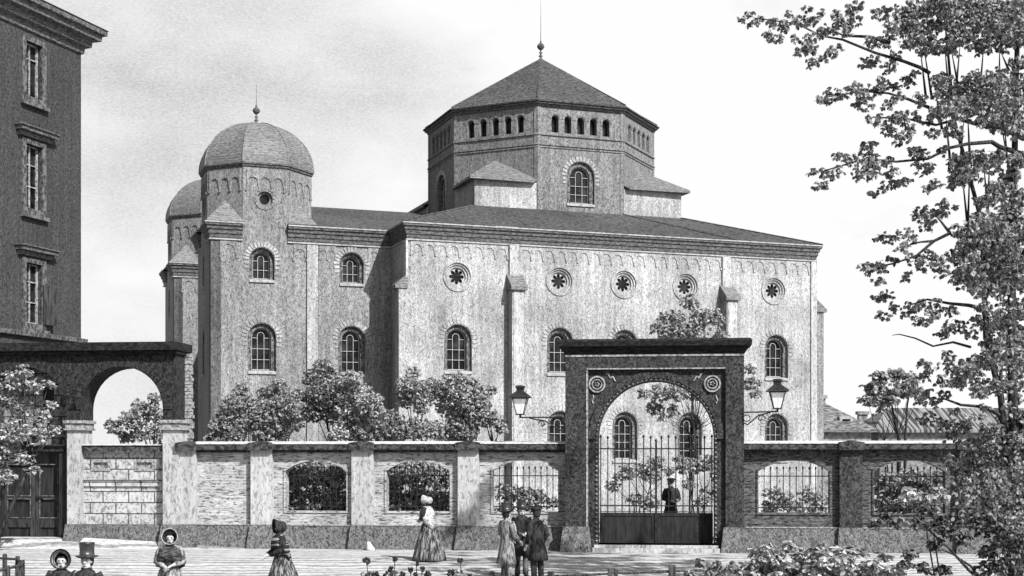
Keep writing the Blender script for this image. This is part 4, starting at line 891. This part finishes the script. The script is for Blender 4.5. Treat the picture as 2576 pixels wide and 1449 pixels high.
# ------------------------------------------------------------------ flowering stalks at the bottom
def stalk(x, y, Y, label, heads, seed):
    rr = random.Random(seed); bx, by = gb(x, Y); z0 = gz(bx, by); B = Vector((bx, by, z0))
    root = empty('flower_stalk', B, 0, label, 'flower', 'flower stalks at the street edge')
    st = MB(); lf = []
    for (hx, hy, r) in heads:
        q = at(hx, hy, Y)-B
        st.tube([(rr.uniform(-.02, .02), 0, 0), (q.x*.4+.01, 0, q.z*.5), tuple(q)], [.014, .01, .008], 5)
        rm = r/FPX*Y; hd = MB()
        for k in range(7):
            d = Vector((rr.uniform(-1, 1), rr.uniform(-1, 1), rr.uniform(-.6, 1))).normalized()*rm*.55
            hd.lathe([(.003, -rm*.42), (rm*.36, -rm*.15), (rm*.4, rm*.1), (.003, rm*.4)], tuple(q+d), 7)
        hd.build('flower_head', 'hair', root, True)
        lf.append(((q.x*.8, 0, q.z-.22), (.12, .12, .12), 5))
    st.build('stem', 'bark', root)
    leaves('leaves', lf, .11, 'leafdark', root, seed)
stalk(935, 1449, 25, 'single round dark flower head on a bare stalk at the far left of the row', [(922, 1412, 13)], 1)
stalk(990, 1449, 25.2, 'stalk with two dark flower heads one above the other', [(993, 1407, 9), (984, 1432, 10)], 2)
stalk(1045, 1449, 24.6, 'leafy cluster of round flower heads in front of the shawled woman', [(1048, 1418, 8), (1032, 1434, 10), (1062, 1432, 10), (1012, 1446, 12), (1075, 1446, 12), (1045, 1446, 9)], 3)
stalk(1165, 1449, 25, 'tall stalk with a long arching leaf nearest the three men', [(1158, 1410, 10), (1135, 1440, 14), (1180, 1446, 10)], 4)
stalk(960, 1452, 24.4, 'low dark seed heads between the single stalk and the paired one', [(945, 1446, 12), (968, 1449, 9)], 5)
stalk(1240, 1452, 24.8, 'short dark bud standing alone at the feet of the men', [(1238, 1444, 10)], 6)

# ------------------------------------------------------------------ fences
fl = empty('corner_fence', tuple(Vector((*gb(30, 24), gz(0, 24)))), 0, 'rough wooden fence corner with two rails at the lower left', 'fence')
B = fl.location
def posts(root, lst, Y0):
    for (x, yt, dy, wpx) in lst:
        Y = Y0+dy; q = at(x, yt, Y)-root.location; hw = wpx/FPX*Y/2; z0 = gz(0, Y)-root.location.z-.1
        MB().loft([[(q.x+a*hw*f, q.y+b*hw*f, z) for a, b in ((-1, -1), (1, -1), (1, 1), (-1, 1))] for f, z in ((1.1, z0), (1, q.z-.03), (.8, q.z))], True, True, True).build('post', 'post', root)
def rails(root, lst, Y0):
    for (xa, ya, da, xb, yb, db, r) in lst:
        MB().tube([tuple(at(xa, ya, Y0+da)-root.location), tuple(at((xa+xb)/2, (ya+yb)/2+1, Y0+(da+db)/2)-root.location), tuple(at(xb, yb, Y0+db)-root.location)], r, 6).build('rail', 'post', root)
posts(fl, [(12, 1393, 1.6, 9), (44, 1399, .6, 9), (56, 1408, -.2, 10), (20, 1423, -1.6, 9), (-25, 1390, 2.6, 9), (-20, 1440, -2.8, 9)], 24)
rails(fl, [(-60, 1398, 2.8, 44, 1407, .6, .022), (-60, 1448, -2.8, 56, 1421, -.2, .024), (44, 1407, .6, 56, 1414, -.2, .02)], 24)
fc = empty('low_fence', tuple(Vector((*gb(1540, 26), gz(0, 26)))), 0, 'low wooden post and rail fence below the gateway', 'fence')
posts(fc, [(1386, 1437, 0, 17), (1535, 1430, .1, 12), (1549, 1432, -.1, 11), (1691, 1421, .3, 17), (1240, 1452, -.2, 16)], 26)
rails(fc, [(1240, 1462, -.2, 1386, 1449, 0, .022), (1386, 1448, 0, 1541, 1443, .1, .022), (1541, 1442, .1, 1691, 1437, .3, .022), (1691, 1437, .3, 1800, 1433, .5, .022)], 26)
# pale guard stone
gs = MB().loft([[(a*f+dx, b*f*.8, z) for a, b in ((-.13, -.1), (0, -.15), (.13, -.1), (.15, .05), (.05, .12), (-.1, .12))] for f, dx, z in ((1.3, .03, -.03), (1.1, .02, .08), (.7, -.02, .2), (.45, -.05, .31), (.1, -.06, .34))], True, True, True).build('guard_stone', 'stone', None, True)
gs.scale = (.72, .72, .72); gs.location = tuple(wpt(-4.0, -.42, 0)); tag(gs, 'small white stone at the foot of the pale wall', 'stone')

# ------------------------------------------------------------------ people
def ring(cx, cy, z, rx, ry, n=24, pl=0, amp=0, ph=0, dz=None):
    o = []
    for k in range(n):
        t = 2*PI*k/n; f = 1+amp*math.cos(pl*t+ph)
        o.append((cx+rx*f*math.sin(t), cy-ry*f*math.cos(t), z+(dz(t) if dz else 0)))
    return o
def body(root, arms, lean=0., turn=0., S=1., legs=None):
    vs = []; es = []; rs = []
    def add(p, r, par=None):
        vs.append(p); rs.append(r)
        if par is not None: es.append((par, len(vs)-1))
        return len(vs)-1
    pel = add((0, 0, .94), .12); sp1 = add((0, -lean*.3, 1.12), .115, pel); ch = add((0, -lean*.7, 1.32), .125, sp1); nk = add((0, -lean, 1.45), .052, ch)
    ct, st_ = math.cos(turn), math.sin(turn)
    def hd(x, y, z): return (x*ct-y*st_, -lean+x*st_+y*ct, z)
    jaw = add(hd(0, -.012, 1.52), .062, nk); h1 = add(hd(0, 0, 1.585), .078, jaw); h2 = add(hd(0, .01, 1.65), .066, h1)
    add(hd(0, -.098, 1.565), .014, h1); add(hd(0, -.07, 1.505), .03, jaw)
    for e in (-1, 1): add(hd(e*.082, .01, 1.57), .014, h1)
    for sgn, (elb, wri) in zip((-1, 1), arms):
        sh = add((sgn*.17, -lean*.85, 1.385), .058, ch); e = add(elb, .042, sh); wv = add(wri, .03, e)
        d = (Vector(wri)-Vector(elb)).normalized(); side = d.cross(Vector((0, 0, 1))); side = side.normalized() if side.length > .1 else Vector((1, 0, 0))
        pm = Vector(wri)+d*.06; pi_ = add(tuple(pm), .03, wv)
        for k, ln in enumerate((.07, .085, .08, .06)):
            b0 = pm+d*.03+side*(k-1.5)*.019; a0 = add(tuple(b0), .009, pi_); a1 = add(tuple(b0+d*ln*.55-Vector((0, 0, .008))), .008, a0); add(tuple(b0+d*ln-Vector((0, 0, .025))), .007, a1)
        t0 = add(tuple(Vector(wri)+d*.03+side*.035), .011, wv); add(tuple(Vector(wri)+d*.075+side*.055), .008, t0)
    for sgn in (-1, 1):
        lg = (legs or {}).get(sgn, (0, 0)); hp = add((sgn*.09, 0, .88), .085, pel); kn = add((sgn*.1, -.02+lg[0], .49), .058, hp); an = add((sgn*.1, .02+lg[1], .09), .04, kn)
        toe = add((sgn*.115, -.13+lg[1], .035), .035, an)
    me = bpy.data.meshes.new('body'); me.from_pydata([tuple(c*S for c in v) for v in vs], es, [])
    o = bpy.data.objects.new('body', me); COL.objects.link(o); o.parent = root
    m = o.modifiers.new('skin', 'SKIN'); m.use_smooth_shade = True
    if not me.skin_vertices: me.attributes.new('skin_vertex', 'FLOAT', 'POINT')
    lay = me.skin_vertices[0].data if me.skin_vertices else None
    if lay:
        for i, r in enumerate(rs): lay[i].radius = (r*S, r*S); lay[i].use_root = (i == 0)
    s = o.modifiers.new('sub', 'SUBSURF'); s.levels = 1; s.render_levels = 2
    me.materials.append(MT['skin'])
    fc_ = MB()
    for e in (-1, 1):
        c = hd(e*.03, -.073, 1.585); fc_.lathe([(.002, -.007), (.012, 0), (.002, .007)], tuple(q*S for q in c), 8)
        c = hd(e*.03, -.076, 1.605); fc_.box(c[0]*S-.016, c[0]*S+.016, c[1]*S-.004, c[1]*S+.006, c[2]*S, c[2]*S+.006)
    c = hd(0, -.082, 1.523); fc_.box(c[0]*S-.018, c[0]*S+.018, c[1]*S-.008, c[1]*S+.004, c[2]*S-.004, c[2]*S+.004)
    fc_.build('face_features', 'hair', o)
    return o, hd
def sleeves(root, arms, lean, m, S, r0=.075, r1=.05):
    for sgn, (elb, wri) in zip((-1, 1), arms):
        sh = Vector((sgn*.165, -lean*.85, 1.39)); e = Vector(elb); w_ = Vector(wri)
        MB().tube([tuple(q*S) for q in (sh+Vector((-sgn*.02, 0, .02)), sh.lerp(e, .35), sh.lerp(e, .85), e, e.lerp(w_, .3), e.lerp(w_, .92))], [r0*S, r0*1.12*S, r0*.9*S, r0*.85*S, r0*.8*S, r1*S], 10).build('sleeve', m, root, True)
def person(loc, rz, label, kind, **k):
    root = empty('person', (loc[0], loc[1], gz(loc[0], loc[1])), rz, label, 'person', k.get('group'))
    S = k.get('S', 1.); lean = k.get('lean', .0); turn = k.get('turn', 0.)
    A = k.get('arms') or [((-.25, .03, 1.12), (-.22, -.1, .92)), ((.25, .03, 1.12), (.22, -.1, .92))]
    bd_, hd = body(root, A, lean, turn, S, k.get('legs'))
    def R_(*a, **q): return [tuple(c*S for c in p) for p in ring(*a, **q)]
    def hat_frame(): 
        c = hd(0, 0, 0); return Matrix.Translation((c[0]*S, c[1]*S, 0)) @ Matrix.Rotation(turn, 4, 'Z') @ Matrix.Scale(S, 4)
    HM = hat_frame()
    cm = k.get('coat', 'black')
    if kind == 'man':
        for sgn in (-1, 1):
            lg = (k.get('legs') or {}).get(sgn, (0, 0))
            MB().tube([tuple(c*S for c in q) for q in ((sgn*.085, 0, .92), (sgn*.095, -.01+lg[0]*.5, .7), (sgn*.1, -.02+lg[0], .49), (sgn*.1, .0+lg[1]*.6, .28), (sgn*.1, .01+lg[1], .07))], [.1*S, .095*S, .078*S, .07*S, .068*S], 12).build('trouser_leg', k.get('trousers', 'grey'), root, True)
            MB().loft([R_(sgn*.11, -.03+lg[1], z, rx, ry, n=14) for z, rx, ry in ((0, .05, .13), (.04, .052, .13), (.075, .045, .1), (.1, .04, .055))], True, True, True).build('shoe', 'hair', root, True)
        hem = k.get('hem', .52)
        MB().loft([R_(0, .02, hem, .25, .2, n=36, pl=9, amp=.06), R_(0, .015, hem+.18, .22, .18, n=36, pl=9, amp=.04), R_(0, 0, .92, .175, .145, n=36, pl=9, amp=.02), R_(0, -lean*.2, 1.04, .168, .13, n=36), R_(0, -lean*.5, 1.2, .19, .14, n=36), R_(0, -lean*.8, 1.34, .205, .14, n=36), R_(0, -lean*.9, 1.42, .165, .1, n=36), R_(0, -lean, 1.465, .08, .075, n=36), R_(0, -lean, 1.5, .075, .072, n=36)], True, True, False).build('coat', cm, root, True)
        sleeves(root, A, lean, k.get('sleeve', cm), S)
        c = hd(0, 0, 0)
        MB(HM).loft([ring(0, -.005, 1.455, .064, .062, 16), ring(0, -.008, 1.50, .07, .066, 16)], True, True, True).build('collar', 'paleshawl', root, True)
        hr = MB(HM).loft([ring(0, .03, z, rx, ry, 16) for z, rx, ry in ((1.51, .07, .05), (1.56, .093, .075), (1.62, .095, .09), (1.67, .085, .085))], True, True, True)
        hr.build('hair', 'hair', bd_, True)
        if k.get('hat', 'top') == 'top':
            T = HM @ Matrix.Translation((0, .01, 1.635)) @ Matrix.Rotation(k.get('tilt', .0), 4, 'Y')
            MB(T).loft([ring(0, 0, z, r, r*1.12, 24, 2, -.02) for r, z in ((.1, -.005), (.15, .015), (.163, .03), (.15, .03), (.108, .014), (.1, .1), (.108, .21), (.113, .225), (.03, .23))], True, True, True).build('top_hat', 'hatgrey', root, True)
        else:
            MB(HM).loft([ring(0, -.01+dy, z, rx, ry, 20) for z, rx, ry, dy in ((1.625, .1, .12, -.02), (1.64, .115, .14, -.02), (1.665, .1, .105, 0), (1.68, .13, .135, .01), (1.72, .125, .13, .01), (1.745, .06, .07, .01))], True, True, True).build('flat_cap', 'black', root, True)
    else:
        sk = k.get('skirt', 'skirt'); hw = k.get('hemw', .46)
        MB().loft([R_(0, .03, 0.01, hw, hw, n=72, pl=12, amp=.045), R_(0, .03, .12, hw*.96, hw*.96, n=72, pl=12, amp=.05), R_(0, .025, .5, hw*.76, hw*.74, n=72, pl=12, amp=.05), R_(0, .015, .8, hw*.55, hw*.5, n=72, pl=12, amp=.04), R_(0, 0, .98, .2, .17, n=72, pl=12, amp=.03), R_(0, 0, 1.04, .135, .115, n=72)], True, True, True).build('skirt', sk, root, True)
        MB().loft([R_(0, 0, 1.0, .135, .115), R_(0, -lean*.4, 1.15, .15, .13), R_(0, -lean*.7, 1.28, .175, .145), R_(0, -lean*.85, 1.38, .175, .115), R_(0, -lean, 1.44, .1, .08), R_(0, -lean, 1.475, .062, .06)], True, True, False).build('bodice', k.get('bodice', 'black'), root, True)
        sleeves(root, A, lean, k.get('sleeve', k.get('bodice', 'black')), S, .078, .048)
        if k.get('shawl'):
            bk = k.get('point', .3)
            dzf = lambda f: (lambda t: -f*bk*max(0, -math.cos(t))**1.5+f*.1*max(0, math.cos(t))**2)
            MB().loft([R_(0, -lean, 1.45, .09, .08, n=40), R_(0, -lean*.9, 1.42, .15, .115, n=40, dz=dzf(.1)), R_(0, -lean*.8, 1.36, .235, .165, n=40, pl=7, amp=.015, dz=dzf(.35)), R_(0, -lean*.5, 1.2, .275, .205, n=40, pl=7, amp=.03, dz=dzf(.75)), R_(0, -lean*.2, 1.04, .275, .225, n=40, pl=7, amp=.05, dz=dzf(1)), R_(0, -lean*.2, 1.045, .262, .212, n=40, pl=7, amp=.05, dz=dzf(1)), R_(0, -lean*.5, 1.19, .262, .192, n=40, pl=7, amp=.03, dz=dzf(.75))], True).build('shawl', k['shawl'], root, True)
        MB(HM).loft([ring(0, .03, z, rx, ry, 16) for z, rx, ry in ((1.5, .06, .05), (1.56, .09, .075), (1.63, .088, .085), (1.665, .07, .07))], True, True, True).build('hair', 'hair', bd_, True)
        MB(HM).loft([ring(0, -.005, z, r, r, 18) for z, r in ((1.445, .078), (1.475, .072), (1.505, .068))], True, False, False).build('bonnet_ribbon', 'hair', root, True)
        # bonnet: deep brim round the face, crown at the back
        n = 28; T = HM @ Matrix.Translation((0, 0, 1.6)) @ Matrix.Rotation(k.get('tilt', -.15), 4, 'X')
        def br(y, r, zo=0, sq_=1.): return [(r*math.sin(2*PI*i/n)*sq_, y+(.03*math.cos(2*PI*i/n) if y < 0 else 0), zo-r*math.cos(2*PI*i/n)*(1.08 if math.cos(2*PI*i/n) < 0 else .92)) for i in range(n)]
        bz = k.get('brim', .15)
        MB(T).loft([br(-.1, bz-.012), br(-.125, bz), br(-.1, bz+.004), br(-.02, min(.125, bz*.9)), br(.03, min(.118, bz*.85)), br(.1, min(.11, bz*.8), .01), br(.135, .07, .01), br(.145, .01, .01)], True, False, True).build('bonnet', k.get('bonnet', 'black'), root, True)
        if k.get('lining'):
            MB(T).loft([br(-.112, bz-.02), br(-.03, .108)], True).build('bonnet_lining', k['lining'], root, True)
    return root
FOLD = [((-.26, -.02, 1.13), (-.1, -.22, 1.06)), ((.26, -.02, 1.13), (.1, -.22, 1.08))]
DOWN = [((-.26, .02, 1.12), (-.24, -.1, .9)), ((.26, .02, 1.12), (.24, -.1, .9))]
def pxy(x, Y): return (at(x, 0, Y).x, Y)
person(pxy(155, 23), .15, 'woman in a round dark bonnet beside the top-hatted man, lower left', 'woman', S=.985, shawl='black', brim=.165, bonnet='black', lining='grey', skirt='black')
person(pxy(218, 22), -.1, 'man in tall black hat and dark coat beside the round-bonneted woman', 'man', coat='black', arms=DOWN, S=1.06)
person(pxy(428, 27), .12, 'woman facing us with folded arms in straw-brimmed bonnet and dark cape', 'woman', S=.965, arms=FOLD, shawl='capecloth', bodice='grey', bonnet='straw', lining='black', skirt='grey', brim=.155, point=.1)
person(pxy(710, 29), -1.15, 'woman in dark bonnet and striped shawl walking towards the arcade', 'woman', S=.97, arms=[((-.25, -.06, 1.14), (-.12, -.3, 1.02)), ((.25, -.06, 1.14), (.1, -.3, 1.02))], shawl='stripe', bodice='black', sleeve='black', bonnet='black', skirt='skirt', lean=.06)
person(pxy(1078, 36.5), -2.1, 'woman in white bonnet and pale shawl walking by the pale wall', 'woman', S=.96, arms=FOLD, shawl='paleshawl', point=.25, bonnet='paleshawl', skirt='skirt', brim=.118, hemw=.44, lean=.05)
GM = 'men talking in front of the wall'
person(pxy(1275, 32), 2.3, 'man in top hat and grey skirted coat seen from behind', 'man', coat='grey', S=.985, arms=[((-.26, .0, 1.13), (-.2, -.2, .98)), ((.27, -.04, 1.15), (.2, -.28, 1.0))], tilt=.12, group=GM, hem=.46)
person(pxy(1312, 33.1), .25, 'bearded man in top hat standing between his two companions', 'man', coat='black', trousers='skirt', S=.985, arms=FOLD, group=GM)
person(pxy(1352, 32.2), -2.5, 'man in dark cap and short black coat nearest the gateway', 'man', coat='black', trousers='black', S=.98, hat='cap', arms=DOWN, group=GM, lean=.05)
person(pxy(1688, 42.3), .35, 'man in dark cloak standing behind the iron gate', 'man', coat='black', trousers='black', hat='cap', S=1.0, arms=FOLD)
